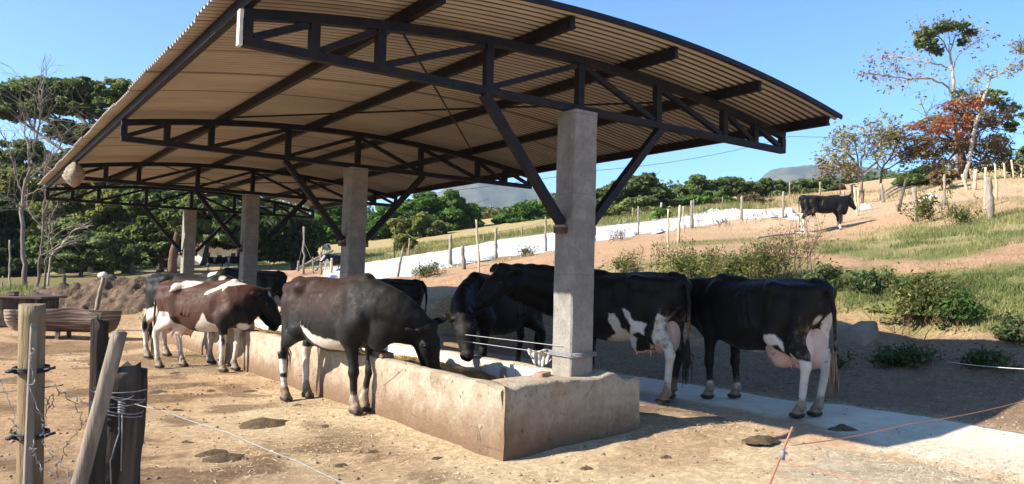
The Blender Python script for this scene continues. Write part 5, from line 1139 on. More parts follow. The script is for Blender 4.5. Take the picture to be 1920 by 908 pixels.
# ---- white tarp lying down the slope
lo = [(606,522),(640,523),(690,524),(747,519),(841,502),(935,487),(1022,473),(1119,454),(1197,442),(1270,429),(1342,419),(1391,411),(1451,409),(1490,406)]
up = [(606,512),(622,505),(688,496),(760,483),(841,472),(935,452),(1029,439),(1119,424),(1197,413),(1240,408),(1294,401),(1330,397),(1400,393),(1490,393)]
A = np.array([hit(*q, 12) for q in lo]); B = np.array([hit(*q, 12) for q in up]); k = np.linspace(0, 1, len(lo)); uu = np.linspace(0, 1, 220); vv = np.linspace(0, 1, 26)
Ai = np.stack([np.interp(uu, k, A[:, i]) for i in range(3)], -1); Bi = np.stack([np.interp(uu, k, B[:, i]) for i in range(3)], -1)
P = Ai[:, None]*(1-vv)[None, :, None]+Bi[:, None]*vv[None, :, None]; zz = zg(P[..., 0].ravel(), P[..., 1].ravel()).reshape(P.shape[:2])
lift = .05+.10*np.sin(PI*vv)[None]**.6*np.ones((220, 1))+.03*fbm(P[..., 0]*.9, P[..., 1]*.9, 2, 3)+.02*fbm(P[..., 0]*.3, P[..., 1]*3, 2, 3); lift[:, 0] = -.02; lift[:, -1] = -.02; lift[0] = -.02; lift[-1] = -.02; P[:, :4, :2] += (fbm(uu*60, uu*0+.5, 3, 4)[:, None]*np.array((1, .75, .4, .15))[None])[..., None]*np.array(_f[:2])*.7
tp = grid_mesh('white_tarp', P[..., 0], P[..., 1], np.maximum(zz, P[..., 2]-.4)+lift, M['tarp']); tag(tp, 'long white plastic tarp spread over the slope behind the shed', 'tarp')
def crumple(px, py, D, wx, hz, lab, seed, name='crumpled_tarp', mat='tarp', gr=None):
    c = hit(px, py, 15); n = 40; g = np.linspace(-1, 1, n); X, Y = np.meshgrid(g, g, indexing='ij'); wx = wx*float((c-CAM)@_f)/F_PX/2; hz = hz*float((c-CAM)@_f)/F_PX
    WX = c[0]+X*_r0[0]*wx+Y*_f[0]*wx*.8; WY = c[1]+X*_r0[1]*wx+Y*_f[1]*wx*.8; rr = np.hypot(X, Y)
    Z = zg(WX.ravel(), WY.ravel()).reshape(X.shape)-.04+(1-sstep(rr, .3, 1))*hz*(.75+.9*np.abs(fbm(X*2.2+seed, Y*2.2, seed, 4)))
    o = grid_mesh(name, WX-c[0], WY-c[1], Z-c[2], M[mat]); o.location = c; tag(o, lab, 'tarp', gr)
crumple(1335, 399, 50, 46, 6, 'bunched-up heap of white plastic at the upper edge of the tarp', 1)
crumple(1374, 397, 50, 40, 5, 'smaller fold of white plastic right of the bunched-up heap', 2)
crumple(1490, 410, 40, 34, 6, 'torn white plastic scraps by the tall post at the tarp end', 3)
crumple(1622, 392, 45, 34, 8, 'whitish plastic scraps on the slope right of the hillside cow', 4)
crumple(1745, 371, 36, 34, 7, 'white plastic rag lying behind the rotten post', 5)
# cut poles stacked on the slope at the right
for i_, (a, b) in enumerate((((1660,368),(1690,350)), ((1664,371),(1702,352)), ((1672,365),(1716,349)), ((1655,364),(1684,346)), ((1780,352),(1838,338)))):
    P0 = hit(*a, 15); P1 = at(*b, float((P0-CAM)@_f)+1.5); V, Fc = tube_arrays([np.zeros(3)+(0, 0, .06), (P1-P0)*.5+(0, 0, .1), (P1-P0)], [.07, .06, .05], 7, True, .2); o = mesh_obj('cut_pole', V, Fc, M['wood_grey'], None, True); o.location = P0
    tag(o, 'cut grey pole lying in the heap by the leaning post on the hillside' if i_ < 4 else 'single long grey branch lying at the foot of the red-leaved tree', 'pole', 'cut poles heaped on the hillside' if i_ < 4 else None)
# hose or pale stick on the slope below the hillside cow
V, Fc = tube_arrays(np.array([hit(1420, 448, 12), hit(1450, 444, 12), hit(1490, 440, 12), hit(1530, 441, 12)])-hit(1420, 448, 12)+(0, 0, .05), .035, 7, True, .2); o = mesh_obj('fallen_branch', V, Fc, M['bark_pale'], None, True); o.location = hit(1420, 448, 12); tag(o, 'pale fallen branch on the slope below the hillside cow', 'branch')

# ---- low clay wall along the foot of the bank
pl = [np.array(q) for q in ((6.9, .75), (7.0, 1.5), (6.98, 2.6), (6.6, 4.15), (5.9, 5.65), (4.5, 7.4), (3.45, 8.3))]
kk = np.linspace(0, 1, len(pl)); pu = np.linspace(0, 1, 120); ctr = np.stack([np.interp(pu, kk, [p[i] for p in pl]) for i in (0, 1)], -1); tg = np.gradient(ctr, axis=0); tg /= np.linalg.norm(tg, axis=1)[:, None]; nr = np.stack([-tg[:, 1], tg[:, 0]], -1)
prof = [(.06, -.4), (.03, .05), (.0, .35), (-.02, .6), (-.08, .74), (-.2, .8), (-.42, .8), (-.5, .5), (-.5, -.3)]; V = []
for i_, (p_, n_) in enumerate(zip(ctr, nr)):
    g = z1(p_[0], p_[1]); s_ = 1.02+.32*float(fbm(pu[i_]*7, .3, 1, 4)); s_ = .15+(s_-.15)*float(sstep(pu[i_], 0, .05))*float(sstep(1-pu[i_], 0, .06))
    for o_, h_ in prof: V.append((p_[0]+n_[0]*(o_+.05*float(fbm(pu[i_]*25, h_*2, 1, 3)))*1, p_[1]+n_[1]*(o_), .25+(h_*s_ if h_ > .1 else h_)+.03*float(fbm(pu[i_]*30, o_*3, 4, 3))))
m_ = len(prof); F = [(i*m_+k_, (i+1)*m_+k_, (i+1)*m_+k_+1, i*m_+k_+1) for i in range(119) for k_ in range(m_-1)]
rw = mesh_obj('retaining_wall', V, F, M['wallsoil'], None, True); tag(rw, 'low crumbling clay wall holding the bank behind the right-hand cows', 'wall')
# ------------------------------------------------------------------ vegetation
def leaf_mesh(C, Nr, size, rs, aspect=1.9):
    n = len(C); t = rs.randn(n, 3); t -= Nr*(t*Nr).sum(1)[:, None]; t /= np.linalg.norm(t, axis=1)[:, None]+1e-9; b = np.cross(Nr, t)
    s = size*(.55+.9*rs.rand(n))[:, None]; L = t*s*aspect*.5; Wd = b*s*.5; dr = Nr*s*.18
    V = np.stack([C-L-dr, C-Wd+L*.15+dr, C+L-dr*.9, C+Wd+L*.15+dr], 1).reshape(-1, 3)
    return V, np.arange(n*4).reshape(-1, 4)
def crown_points(blobs, n, rs, sub=14, fill=.5, subr=.38):
    """leaf positions gathered in clumps on and in uneven blobs; blobs: (centre, (rx,ry,rz))"""
    vol = np.array([r[0]*r[2] for _, r in blobs]); cnt = np.maximum((n*vol/vol.sum()).astype(int), 30); P = []; N = []; T = []
    for (c, r), m in zip(blobs, cnt):
        r = np.array(r); d = rs.randn(sub, 3); d /= np.linalg.norm(d, axis=1)[:, None]; rad = (.35+.65*rs.rand(sub)**.6); sc = c+d*rad[:, None]*r*.85
        sr = subr*(.6+.8*rs.rand(sub)); tn = rs.rand(sub)*.5+.15*(d[:, 2]); k = rs.randint(0, sub, m)
        q = rs.randn(m, 3); q /= np.linalg.norm(q, axis=1)[:, None]; rr = (fill+(1-fill)*rs.rand(m))
        p = sc[k]+q*rr[:, None]*r*sr[k][:, None]*np.array((1, 1, .75)); P.append(p)
        nn = q*.5+(0, 0, .55)+rs.randn(m, 3)*.5; N.append(nn/np.linalg.norm(nn, axis=1)[:, None]); T.append(np.clip(tn[k]+.28+.45*(rs.rand(m)-.5), 0, 1))
    return np.concatenate(P), np.concatenate(N), np.concatenate(T)
def branch_tubes(mb, p, d, L, r, depth, rs, spread=.55, up=.12, kids=(2, 3), tips=None, shrink=.68, minr=.006, n=5):
    k = 4; pts = [np.array(p, float)]; rad_ = [r]; d = np.array(d, float)
    for i in range(k):
        d = d+rs.randn(3)*.13+np.array((0, 0, up*.3)); d /= np.linalg.norm(d); pts.append(pts[-1]+d*L/k); rad_.append(r*(1-(1-shrink)*(i+1)/k))
    mb.tube(pts, rad_, n if r > .03 else 4, cap=False)
    if depth <= 0 or r*shrink < minr:
        if tips is not None: tips.append(pts[-1])
        return
    for q in range(rs.randint(kids[0], kids[1]+1)):
        nd = d+rs.randn(3)*spread; nd[2] += up; nd /= np.linalg.norm(nd); s = pts[-1] if q < 2 else pts[rs.randint(2, k)]
        branch_tubes(mb, s, nd, L*(.62+.3*rs.rand()), max(r*shrink*(.75+.25*rs.rand()), minr), depth-1, rs, spread, up, kids, tips, shrink, minr, n)
    if tips is not None and depth < 2: tips.append(pts[-2])

def px_blobs(L, D): return [(at(x, y, D+(q[0] if q else 0)), (rx*D/F_PX, (q[1] if len(q) > 1 else rx*1.0)*D/F_PX, ry*D/F_PX)) for x, y, rx, ry, *q in L]
def tree(label, D, blobs, base_px, leaf, mat, bark='bark', n=8000, r0=.2, name='tree', cat='tree', group=None, sub=26, trunk=None, fill=.35, subr=.31, limbs=True, seed=1, base_z=None, twigs=False):
    """trunk and limbs reaching into every leaf clump; trunk: list of pixels from the foot up"""
    rs = np.random.RandomState(seed); B = px_blobs(blobs, D); b = at(base_px[0], base_px[1], D); b[2] = z1(b[0], b[1])-.1 if base_z is None else base_z
    root = empty(name, b); tag(root, label, cat, group)
    cen = np.mean([c for c, _ in B], 0); tp = [b]+([at(*q, D) for q in trunk] if trunk else [b+(cen-b)*.5+rs.randn(3)*.1]); mb = MB()
    k = len(tp); us = np.linspace(0, 1, 3*k); P = [np.array([np.interp(u, np.linspace(0, 1, k), [t[i] for t in tp]) for i in range(3)])-b for u in us]
    mb.tube(P, [r0*(1.25 if u < .05 else 1)*(1-.45*u) for u in us], 10, jit=.18)
    if limbs:
        for c, r in B:
            s = P[-1] if rs.rand() < .6 else P[-2]; e = c-b; m = (s+e)/2+rs.randn(3)*.08*np.linalg.norm(e-s)
            mb.tube([s, m, e], [r0*.5, r0*.33, r0*.12], 6, cap=False)
            if twigs:
                for _ in range(7): branch_tubes(mb, e+rs.randn(3)*np.array(r)*.3, rs.randn(3)+(0, 0, .3), r[0]*.8, r0*.12, 2, rs, .6, .1, (2, 3), None, .7, .008, 4)
            for _ in range(4):
                e2 = e+rs.randn(3)*np.array(r)*.55; mb.tube([(m+e)/2, ((m+e)/2+e2)/2+rs.randn(3)*.1, e2], [r0*.2, r0*.12, r0*.03+.004], 5, cap=False)
    mb.build('trunk', M[bark], root, True)
    C, N, T = crown_points([(c-b, r) for c, r in B], n, rs, sub, fill, subr); V, Q = leaf_mesh(C, N, leaf, rs)
    mesh_obj('crown', V, Q, M[mat], root, False, {'tint': np.repeat(T, 4)})
    return root

# far wood behind everything (reads as one mass)
rs = np.random.RandomState(21); P = []; 
for px in np.arange(-500, 2600, 16):
    D = 125+25*rs.rand(); hz = 530+.0256*(px-960); top = (18+10*rs.rand()+14*float(vnoise(px*.012, 3.3))) *(1.3 if px < 640 else .42 if 820 < px < 1120 else .75)
    q = at(px, 0, D); g = z1(q[0], q[1]); 
    for _ in range(300):
        P.append((q[0]+rs.randn()*2.2, q[1]+rs.randn()*2.2, g+rs.rand()**.8*top*.22))
P = np.array(P); N = rs.randn(len(P), 3)*.5+(0, 0, .6); N /= np.linalg.norm(N, axis=1)[:, None]; V, Q = leaf_mesh(P, N, .5, rs, 1.5)
fw = mesh_obj('far_wood', V, Q, M['leaf'], None, False, {'tint': np.repeat(np.clip(.3+.4*vnoise(P[:, 0]*.2, P[:, 1]*.2)+.3*rs.rand(len(P)), 0, 1), 4)}); tag(fw, 'distant belt of dark green trees closing off the fields', 'wood', kind='stuff')

GL = 'trees behind the shed on the left'
tree('tall spreading tree with a flat feathery crown, the highest on the left', 48, [(40,172,48,26),(95,166,52,26),(150,168,50,26),(205,170,48,26),(250,175,40,26),(0,200,36,22),(30,205,40,24),(85,205,45,22),(150,200,48,24),(210,205,48,26),(260,215,40,28),(120,245,40,26),(190,255,48,30),(240,270,45,34),(160,300,40,28),(215,320,45,30)],
     (241,514), .13, 'leaf', 'bark', 60000, .34, group=GL, trunk=[(240,450),(243,380),(225,300)], sub=40, subr=.27, seed=2)
tree('leafy tree on a leaning dark trunk, just left of the tall grey trunk', 47, [(150,380,55,36),(205,385,50,40),(110,410,48,36),(160,430,60,36),(215,440,45,30),(95,455,40,30)], (206,516), .15, 'leaf_olive', 'bark_dark', 32000, .24, group=GL, trunk=[(198,470),(194,430)], seed=3)
tree('bushy green tree low behind the bare saplings', 44, [(130,445,52,38),(175,465,55,34),(225,470,42,32),(90,470,40,32),(140,485,60,20),(200,492,45,16)], (150,522), .135, 'leaf', 'bark_dark', 28000, .14, group=GL, seed=4)
tree('dark shrubby tree at the left picture edge', 46, [(10,470,45,42),(45,480,36,36),(-30,450,50,50),(20,505,45,20),(0,410,50,40)], (12,530), .16, 'leaf_dark', 'bark_dark', 24000, .16, group=GL, seed=5)
tree('tree with a pale yellow-green crown behind the tall bare tree', 52, [(20,350,50,40),(70,340,45,36),(10,400,45,36),(65,400,45,34),(-30,360,50,50)], (30,525), .16, 'leaf_olive', 'bark', 22000, .2, group=GL, seed=6)
tree('dark green tree under the roof line above the tall grey trunk', 46, [(270,380,50,36),(320,390,50,36),(290,430,50,34),(345,430,45,36),(260,440,40,30),(310,465,45,24)], (300,513), .15, 'leaf', 'bark_dark', 30000, .22, group=GL, trunk=[(302,470),(305,430)], seed=7)
tree('tree on a thick reddish trunk beside the last pillar', 44, [(365,400,45,32),(410,400,45,36),(385,435,42,22),(430,430,40,28),(335,400,35,30)], (322,510), .15, 'leaf', 'bark_red', 24000, .27, group=GL, trunk=[(326,470),(335,430)], seed=8)
tree('dense dark tree spreading over the white house', 50, [(400,430,45,26),(440,430,40,30),(470,420,40,36),(430,455,40,14),(500,410,40,30)], (452,514), .16, 'leaf_dark', 'bark_dark', 24000, .22, group=GL, trunk=[(450,480),(448,455)], seed=9)
tree('round dense dark tree behind the pens', 47, [(545,440,56,44),(520,455,44,36),(572,450,38,38),(548,420,44,28),(545,470,50,22),(500,440,30,30)], (552,513), .14, 'leaf_dark', 'bark_dark', 32000, .2, group=GL, trunk=[(550,490),(548,470)], fill=.7, subr=.42, sub=26, seed=10)
tree('yellow-green tree mass filling the gap left of the second pillar', 80, [(610,420,40,36),(640,435,40,34),(600,445,36,28),(660,420,36,36),(625,395,36,26)], (625,476), .26, 'leaf_bright', 'bark_dark', 16000, .3, group='trees across the pasture', seed=11)
tree('loose-crowned tree filling the space below the flat-crowned tree', 53, [(60,290,48,30),(115,320,46,32),(170,345,46,30),(30,330,40,32),(90,375,50,30),(225,350,40,30),(150,300,40,26),(10,290,36,26)], (115,520), .16, 'leaf', 'bark', 30000, .2, group=GL, seed=25)
tree('olive tree standing behind the leaning dark trunk', 56, [(130,350,44,30),(190,390,44,30),(245,400,44,30),(70,430,44,30),(170,430,40,24),(255,350,36,26),(20,440,40,28)], (170,515), .17, 'leaf_olive', 'bark', 22000, .18, group=GL, seed=26)
tree('dark tree closing the gap behind the last truss', 58, [(300,350,46,26),(360,360,46,28),(420,370,46,28),(470,385,46,28),(330,400,46,28),(400,400,46,26),(520,395,40,26)], (380,515), .17, 'leaf', 'bark_dark', 28000, .22, group=GL, seed=27)
for bx, lab in ((20, 'low dark thicket behind the bare trees at the left edge'), (135, 'low thicket behind the bare saplings and the heap of earth'), (250, 'low thicket around the foot of the tall grey trunk'), (515, 'low thicket at the left foot of the round dense tree')):
    tree(lab, 60, [(bx-45,492,34,22),(bx,488,38,24),(bx+45,494,34,20),(bx+15,505,60,12)], (bx, 515), .16, 'leaf', 'bark_dark', 9000, .06, name='thicket', cat='bushes', group='thickets under the trees on the left', seed=100+bx)
GP = 'trees across the pasture'
tree('big vine-covered dark green tree, tallest in the gap between the pillars', 76, [(800,385,46,30),(845,382,36,30),(868,400,34,30),(780,410,46,32),(830,415,50,34),(875,430,34,24),(740,415,46,34),(760,440,46,22),(820,445,56,18),(710,430,40,30)], (800,458), .24, 'leaf_bright', 'bark_dark', 42000, .4, group=GP, fill=.6, seed=12)
tree('grey-green tree in front of the vine-covered one', 70, [(755,425,34,24),(790,420,34,24),(770,445,40,18),(815,430,28,22)], (775,462), .2, 'leaf_olive', 'bark', 12000, .25, group=GP, seed=13)
tree('small pale round tree far off under the distant mountain', 110, [(922,402,18,12),(930,412,18,10),(912,412,12,9)], (922,424), .42, 'leaf_olive', 'bark', 1500, .25, group=GP, seed=14)
tree('bright green bush-like tree left of the front pillar', 78, [(975,400,32,20),(1005,395,30,22),(955,412,30,16),(1030,400,30,24),(990,418,48,12),(1060,405,36,26)], (990,434), .24, 'leaf_bright', 'bark_dark', 22000, .25, group=GP, seed=15)
tree('feathery-topped tree right of the front pillar', 66, [(1200,345,36,18),(1170,355,36,20),(1230,365,34,22),(1145,372,34,22),(1190,385,48,22),(1245,390,34,18),(1215,335,20,10),(1150,395,40,16),(1110,375,34,26)], (1190,418), .2, 'leaf', 'bark_dark', 34000, .25, group=GP, seed=16)
tree('yellow-green shrub mass in the tall grass right of the front pillar', 58, [(1150,400,34,18),(1185,405,34,14),(1220,402,28,14),(1135,415,24,14)], (1170,420), .2, 'leaf_olive', 'bark_dark', 7000, .1, name='shrub', cat='shrub', group=GP, seed=17)
tree('long-crowned dark tree right of the feathery-topped one', 72, [(1320,345,36,18),(1345,355,40,20),(1300,365,36,22),(1370,350,34,20),(1335,380,50,18),(1400,355,36,18),(1290,385,30,16)], (1335,402), .21, 'leaf', 'bark_dark', 30000, .25, group=GP, seed=18)
tree('low bright-leaved tree in front of the long-crowned one', 68, [(1300,378,28,12),(1330,372,24,12),(1280,388,24,10),(1360,380,26,10)], (1315,398), .25, 'leaf_bright', 'bark_dark', 5000, .15, group=GP, seed=19)
tree('dark tree on the rise left of the hillside cow', 72, [(1425,358,30,16),(1450,365,30,14),(1405,372,30,14),(1470,352,26,14),(1440,345,20,10)], (1435,384), .21, 'leaf', 'bark_dark', 16000, .2, group=GP, seed=20)
tree('low green bush on the crest above the hillside cow', 76, [(1500,350,30,14),(1530,348,30,14),(1560,355,30,12),(1515,362,40,10)], (1520,374), .21, 'leaf', 'bark_dark', 16000, .2, name='bush', cat='bush', group=GP, seed=21)
tree('dark bush on the skyline left of the red-leaved tree', 60, [(1720,330,26,12),(1745,322,26,12),(1700,340,24,10),(1740,338,36,9)], (1722,350), .25, 'leaf', 'bark_dark', 6500, .12, name='bush', cat='bush', group=GP, seed=22)
tree('spiky yellow shrub at the corner of the white tarp', 46, [(757,448,13,11),(768,456,13,10),(748,458,11,9)], (758,470), .16, 'leaf_olive', 'bark', 1500, .05, name='shrub', cat='shrub', seed=23)
tree('broad-leaved green plant by the short whitish post', 48, [(1238,398,8,7),(1246,402,9,5),(1231,403,7,4)], (1240,408), .3, 'leaf_bright', 'bark_dark', 130, .03, name='plant', cat='plant', seed=24)

# right-hand trees
D = 47
tree('red-leaved brownish tree with a wide thin crown, rightmost on the hill', D, [(1720,265,34,20),(1750,235,34,22),(1790,220,36,24),(1830,225,34,24),(1870,225,34,26),(1700,290,26,16),(1740,290,36,18),(1790,270,40,26),(1840,275,42,26),(1880,275,34,28),(1770,310,40,14),(1850,310,40,16),(1900,310,26,20),(1810,190,30,14),(1845,190,26,14)],
     (1812,335), .105, 'leaf_dry', 'bark_dark', 6800, .2, trunk=[(1808,300),(1800,270)], sub=30, fill=.15, subr=.40, seed=31, twigs=True)
rs = np.random.RandomState(8); b = at(1812, 335, D); red = bpy.data.objects['crown'] if False else None
tr_ = [o for o in COL.objects if o.type == 'EMPTY' and o.get('label', '').startswith('red-leaved')][0]
C, N, T = crown_points([(c-np.array(tr_.location), r) for c, r in px_blobs([(1785,200,26,11,-1),(1760,243,28,11,-2),(1720,238,18,9,-2),(1775,225,22,10,-2),(1830,195,20,12,-2),(1800,255,16,9,-2),(1815,230,14,20,-2)], D)], 1300, rs, 20, .1, .6); V, Q = leaf_mesh(C, N, .10, rs)
C2, N2, T2 = crown_points([(c-np.array(tr_.location), r) for c, r in px_blobs([(1872,185,24,16,1),(1890,205,22,16,1),(1850,175,18,9,1),(1895,235,18,16,1),(1800,175,16,8,1)], D)], 1900, rs, 20, .2, .4); V2, Q2 = leaf_mesh(C2, N2, .11, rs); mesh_obj('green_foliage', V2, Q2, M['leaf'], tr_, False, {'tint': np.repeat(T2, 4)})
mesh_obj('red_foliage', V, Q, M['leaf_red'], tr_, False, {'tint': np.repeat(T, 4)})
def bare(label, D, base_px, trunk_px, r0, branches, bark, seed, leaf=None, depth=3, L=1.6, name='bare_tree', tipn=0, leafsize=.12, spread=.5, up=.1, group=None, minr=.007, shrink=.68):
    """trunk along pixels; branches: (pixel path, radius factor, recursion)"""
    rs = np.random.RandomState(seed); b = at(*base_px, D); b[2] = z1(b[0], b[1])-.1; root = empty(name, b); tag(root, label, 'tree', group); mb = MB(); tips = []
    P = [b]+[at(*q, D) for q in trunk_px]; k = len(P); us = np.linspace(0, 1, 4*k); pts = [np.array([np.interp(u, np.linspace(0, 1, k), [t[i] for t in P]) for i in range(3)])-b+rs.randn(3)*.02 for u in us]
    mb.tube(pts, [r0*(1.2 if u < .05 else 1)*(1-.55*u) for u in us], 9, jit=.15); mb.build('trunk', M[bark], root, True)
    mb = MB()
    for path, rf, dep, *dz in branches:
        o_ = dz[0] if dz else 0; Q = [at(x, y, D+o_*i/(len(path)-1))-b for i, (x, y) in enumerate(path)]; m = len(Q); us = np.linspace(0, 1, 3*m)
        q = [np.array([np.interp(u, np.linspace(0, 1, m), [t[i] for t in Q]) for i in range(3)])+rs.randn(3)*.03*(u > 0) for u in us]; mb.tube(q, [r0*rf*(1-.65*u)+minr for u in us], 6, cap=False)
        for j in range(2, len(q)):
            for _ in range(2 if j > len(q)*.4 else 1):
                d = (q[j]-q[j-1]); d /= np.linalg.norm(d); branch_tubes(mb, q[j], d+rs.randn(3)*.6+(0, 0, up), L*(.5+.6*rs.rand())*(1.1-.5*j/len(q)), r0*rf*.3, dep, rs, spread, up, (2, 3), tips, shrink, minr)
    mb.build('branches', M[bark], root, True)
    if leaf and tips:
        t = np.array(tips); i = rs.randint(0, len(t), tipn); C = t[i]+rs.randn(tipn, 3)*leafsize*1.6; N = rs.randn(tipn, 3)*.6+(0, 0, .5); N /= np.linalg.norm(N, axis=1)[:, None]; V, Q = leaf_mesh(C, N, leafsize, rs); mesh_obj('crown', V, Q, M[leaf], root, False, {'tint': np.repeat(rs.rand(tipn), 4)})
    return root, tips, b
D = 50
rt_, tips, b = bare('tall slender pale tree with a small green flat crown, rising above the red-leaved tree', D, (1795,338), [(1792,260),(1789,178),(1786,130),(1781,100)], .15,
     [([(1787,178),(1772,158),(1740,145),(1700,148),(1660,142),(1632,138)], .45, 2, -1.5), ([(1786,130),(1760,120),(1725,115),(1690,105),(1655,108)], .32, 2, 1.5), ([(1781,100),(1768,75),(1745,62),(1725,62)], .3, 2), ([(1781,100),(1790,70),(1812,58),(1826,66)], .3, 2, 1), ([(1781,100),(1780,70),(1776,50)], .25, 2), ([(1786,130),(1796,105),(1812,88),(1828,80)], .22, 2)], 'bark_pale', 41, 'leaf_dry', L=.95, tipn=700, leafsize=.11, up=.05, minr=.006)
rs = np.random.RandomState(9); C, N, T = crown_points([(c-b, r) for c, r in px_blobs([(1740,62,24,12),(1765,52,24,10),(1795,50,24,10),(1820,62,14,8),(1725,80,14,14),(1745,85,16,14),(1805,78,12,9),(1760,95,12,10)], D)], 2300, rs, 34, .1, .45); V, Q = leaf_mesh(C, N, .13, rs); mesh_obj('crown', V, Q, M['leaf'], rt_, False, {'tint': np.repeat(T, 4)})
bare('leaning pale dead trunk in front of the red-leaved tree, forked at the top', 45.5, (1806,345), [(1816,300),(1828,240),(1842,190),(1856,150),(1860,135)], .125, [([(1856,148),(1872,140),(1890,130),(1910,121)], .4, 1), ([(1858,142),(1848,138),(1838,146)], .35, 1), ([(1842,190),(1836,172),(1832,160)], .25, 1)], 'bark_pale', 42, 'leaf_pale', L=.5, tipn=260, leafsize=.1)
bare('reddish bare trunk beside the foot of the leaning pale trunk', 46.5, (1803,338), [(1803,300),(1797,265),(1800,235)], .14, [([(1800,280),(1780,262),(1762,262),(1740,278)], .5, 2), ([(1797,262),(1812,240),(1822,232)], .4, 2)], 'bark_red', 43, 'leaf_dry', L=.8, tipn=300, leafsize=.1)
bare('small thin tree with sparse pale leaves right of the roof corner', 46, (1617,362), [(1616,340),(1612,320)], .10, [([(1613,325),(1600,300),(1585,285),(1562,280)], .6, 2), ([(1613,325),(1618,290),(1628,260),(1636,242)], .6, 2), ([(1614,330),(1640,305),(1655,285),(1668,262)], .6, 2), ([(1613,325),(1606,290),(1603,262),(1580,268)], .5, 2, 1), ([(1615,335),(1590,318),(1566,308)], .45, 2, -1)], 'bark', 44, 'leaf_pale', L=.9, tipn=1300, leafsize=.11, name='tree')
bare('small brownish tree with a few dry leaves between the pale tree and the red-leaved one', 47, (1652,352), [(1652,330),(1655,315)], .09, [([(1655,315),(1668,295),(1680,275),(1685,262)], .6, 2), ([(1654,320),(1640,300),(1645,280)], .5, 2), ([(1654,322),(1680,308),(1700,300)], .5, 2)], 'bark_dark', 45, 'leaf_dry', L=.8, tipn=700, leafsize=.12, name='tree')
bare('dry brown shrub on the crest left of the pale tree', 58, (1575,360), [(1575,350)], .06, [([(1575,352),(1560,335),(1548,318)], .7, 2), ([(1575,350),(1580,330),(1576,312)], .6, 2), ([(1575,352),(1592,338),(1600,325)], .6, 2)], 'bark_red', 46, 'leaf_dry', L=.8, tipn=900, leafsize=.13, name='shrub')
tree('dry orange-brown bush beneath the red-leaved tree', 44, [(1770,325,20,8),(1755,330,16,7),(1785,330,14,7),(1765,340,22,8)], (1770,352), .13, 'leaf_dry', 'bark_red', 1500, .05, name='bush', cat='bush', seed=47, fill=.2)
tree('dark leafy tree cut by the right picture edge', 45, [(1935,215,20,14),(1945,245,24,20),(1938,280,22,20),(1925,302,14,10),(1950,325,36,20)], (1945,345), .15, 'leaf', 'bark_dark', 3600, .2, seed=48, fill=.25)
bare('bare twigs of a tree just outside the right picture edge', 44, (1990,340), [(1985,200),(1970,130)], .14, [([(1970,130),(1945,108),(1922,98),(1908,95)], .5, 2)], 'bark', 49, 'leaf_dry', L=.6, tipn=120, leafsize=.1)

# bare trees at the left
bare('tall grey bare tree with upswept branches at the left edge', 31, (48,541), [(44,470),(40,400),(46,350),(60,310)], .105, [([(46,350),(58,310),(66,260),(78,215),(74,170)], .55, 4), ([(44,365),(30,330),(20,290),(6,255)], .4, 3), ([(48,345),(75,320),(105,285),(125,250)], .38, 3, 2), ([(42,390),(15,370),(-15,355)], .3, 3, -1), ([(44,370),(70,355),(98,348)], .3, 2), ([(60,310),(52,270),(40,230)], .35, 3, 1.5)], 'bark', 51, L=1.25, group='bare trees on the left', minr=.006)
bare('bare sapling with two grey stems behind the rusty box', 28, (70,541), [(73,500),(80,450),(81,400),(86,350)], .06, [([(81,400),(95,360),(110,330)], .5, 2), ([(80,430),(60,400),(45,385)], .5, 2), ([(76,480),(110,460),(150,445)], .4, 2), ([(86,350),(84,320),(92,290)], .5, 2), ([(78,465),(120,430),(160,420)], .3, 2)], 'bark', 52, L=.9, group='bare trees on the left', minr=.005)
bare('slimmer bare sapling next to the two-stemmed one', 28.5, (84,538), [(87,490),(92,440),(93,400)], .04, [([(93,420),(104,390),(112,370)], .6, 2), ([(92,450),(84,420),(80,405)], .5, 2), ([(88,490),(100,470),(140,455)], .5, 2)], 'bark', 53, L=.8, group='bare trees on the left', minr=.005)
bare('young crooked bare tree standing by the dirt pile', 30, (92,524), [(96,480),(118,455),(140,440)], .045, [([(118,455),(140,430),(165,425)], .5, 2), ([(100,475),(95,440),(100,420)], .5, 2)], 'bark_pale', 54, L=.7, group='bare trees on the left', minr=.005)

# weeds and bushes on the bank
def weed(label, px, py, wpx, hpx, n, leaf, mat, seed, stems=26, name='weed_clump', cat='weeds', group='weeds on the bank', twig='leaf_dry', D=None, hue=None):
    rs = np.random.RandomState(seed); b = hit(px, py, 8); D = float((b-CAM)@_f); rx = wpx*.5*D/F_PX; h_ = hpx*D/F_PX; root = empty(name, b); tag(root, label, cat, group); mb = MB(); tips = []
    for _ in range(stems):
        o_ = rs.randn(3)*(rx*.42, rx*.42, 0); o_[2] = z1(b[0]+o_[0], b[1]+o_[1])-b[2]-.03; d = np.array((rs.randn()*.35, rs.randn()*.35, 1)); branch_tubes(mb, o_, d/np.linalg.norm(d), h_*(.3+.3*rs.rand()), .009, 2, rs, .4, .22, (2, 3), tips, .7, .0035, 4)
    tag(mb.build('stems', M['bark_red'], root), kind='stuff')
    t = np.array(tips); low = rs.rand(n, 3); i = rs.randint(0, len(t), n); C = t[i]*(1, 1, 1)*(.35+.65*rs.rand(n)**.5)[:, None]+rs.randn(n, 3)*.05; C[:, 2] = np.maximum(C[:, 2], 0.02)
    N = rs.randn(n, 3)*.6+(0, 0, .5); N /= np.linalg.norm(N, axis=1)[:, None]; V, Q = leaf_mesh(C, N, leaf, rs, 2.2); mesh_obj('foliage', V, Q, M[mat], root, False, {'tint': np.repeat(np.clip(rs.rand(n)*.7+.3*vnoise(C[:, 0]*4, C[:, 1]*4, C[:, 2]*4), 0, 1), 4)}); return root
weed('tall dry twiggy weeds above the back of the large black cow', 1290, 528, 120, 62, 2000, .032, 'leaf_olive', 61, 34)
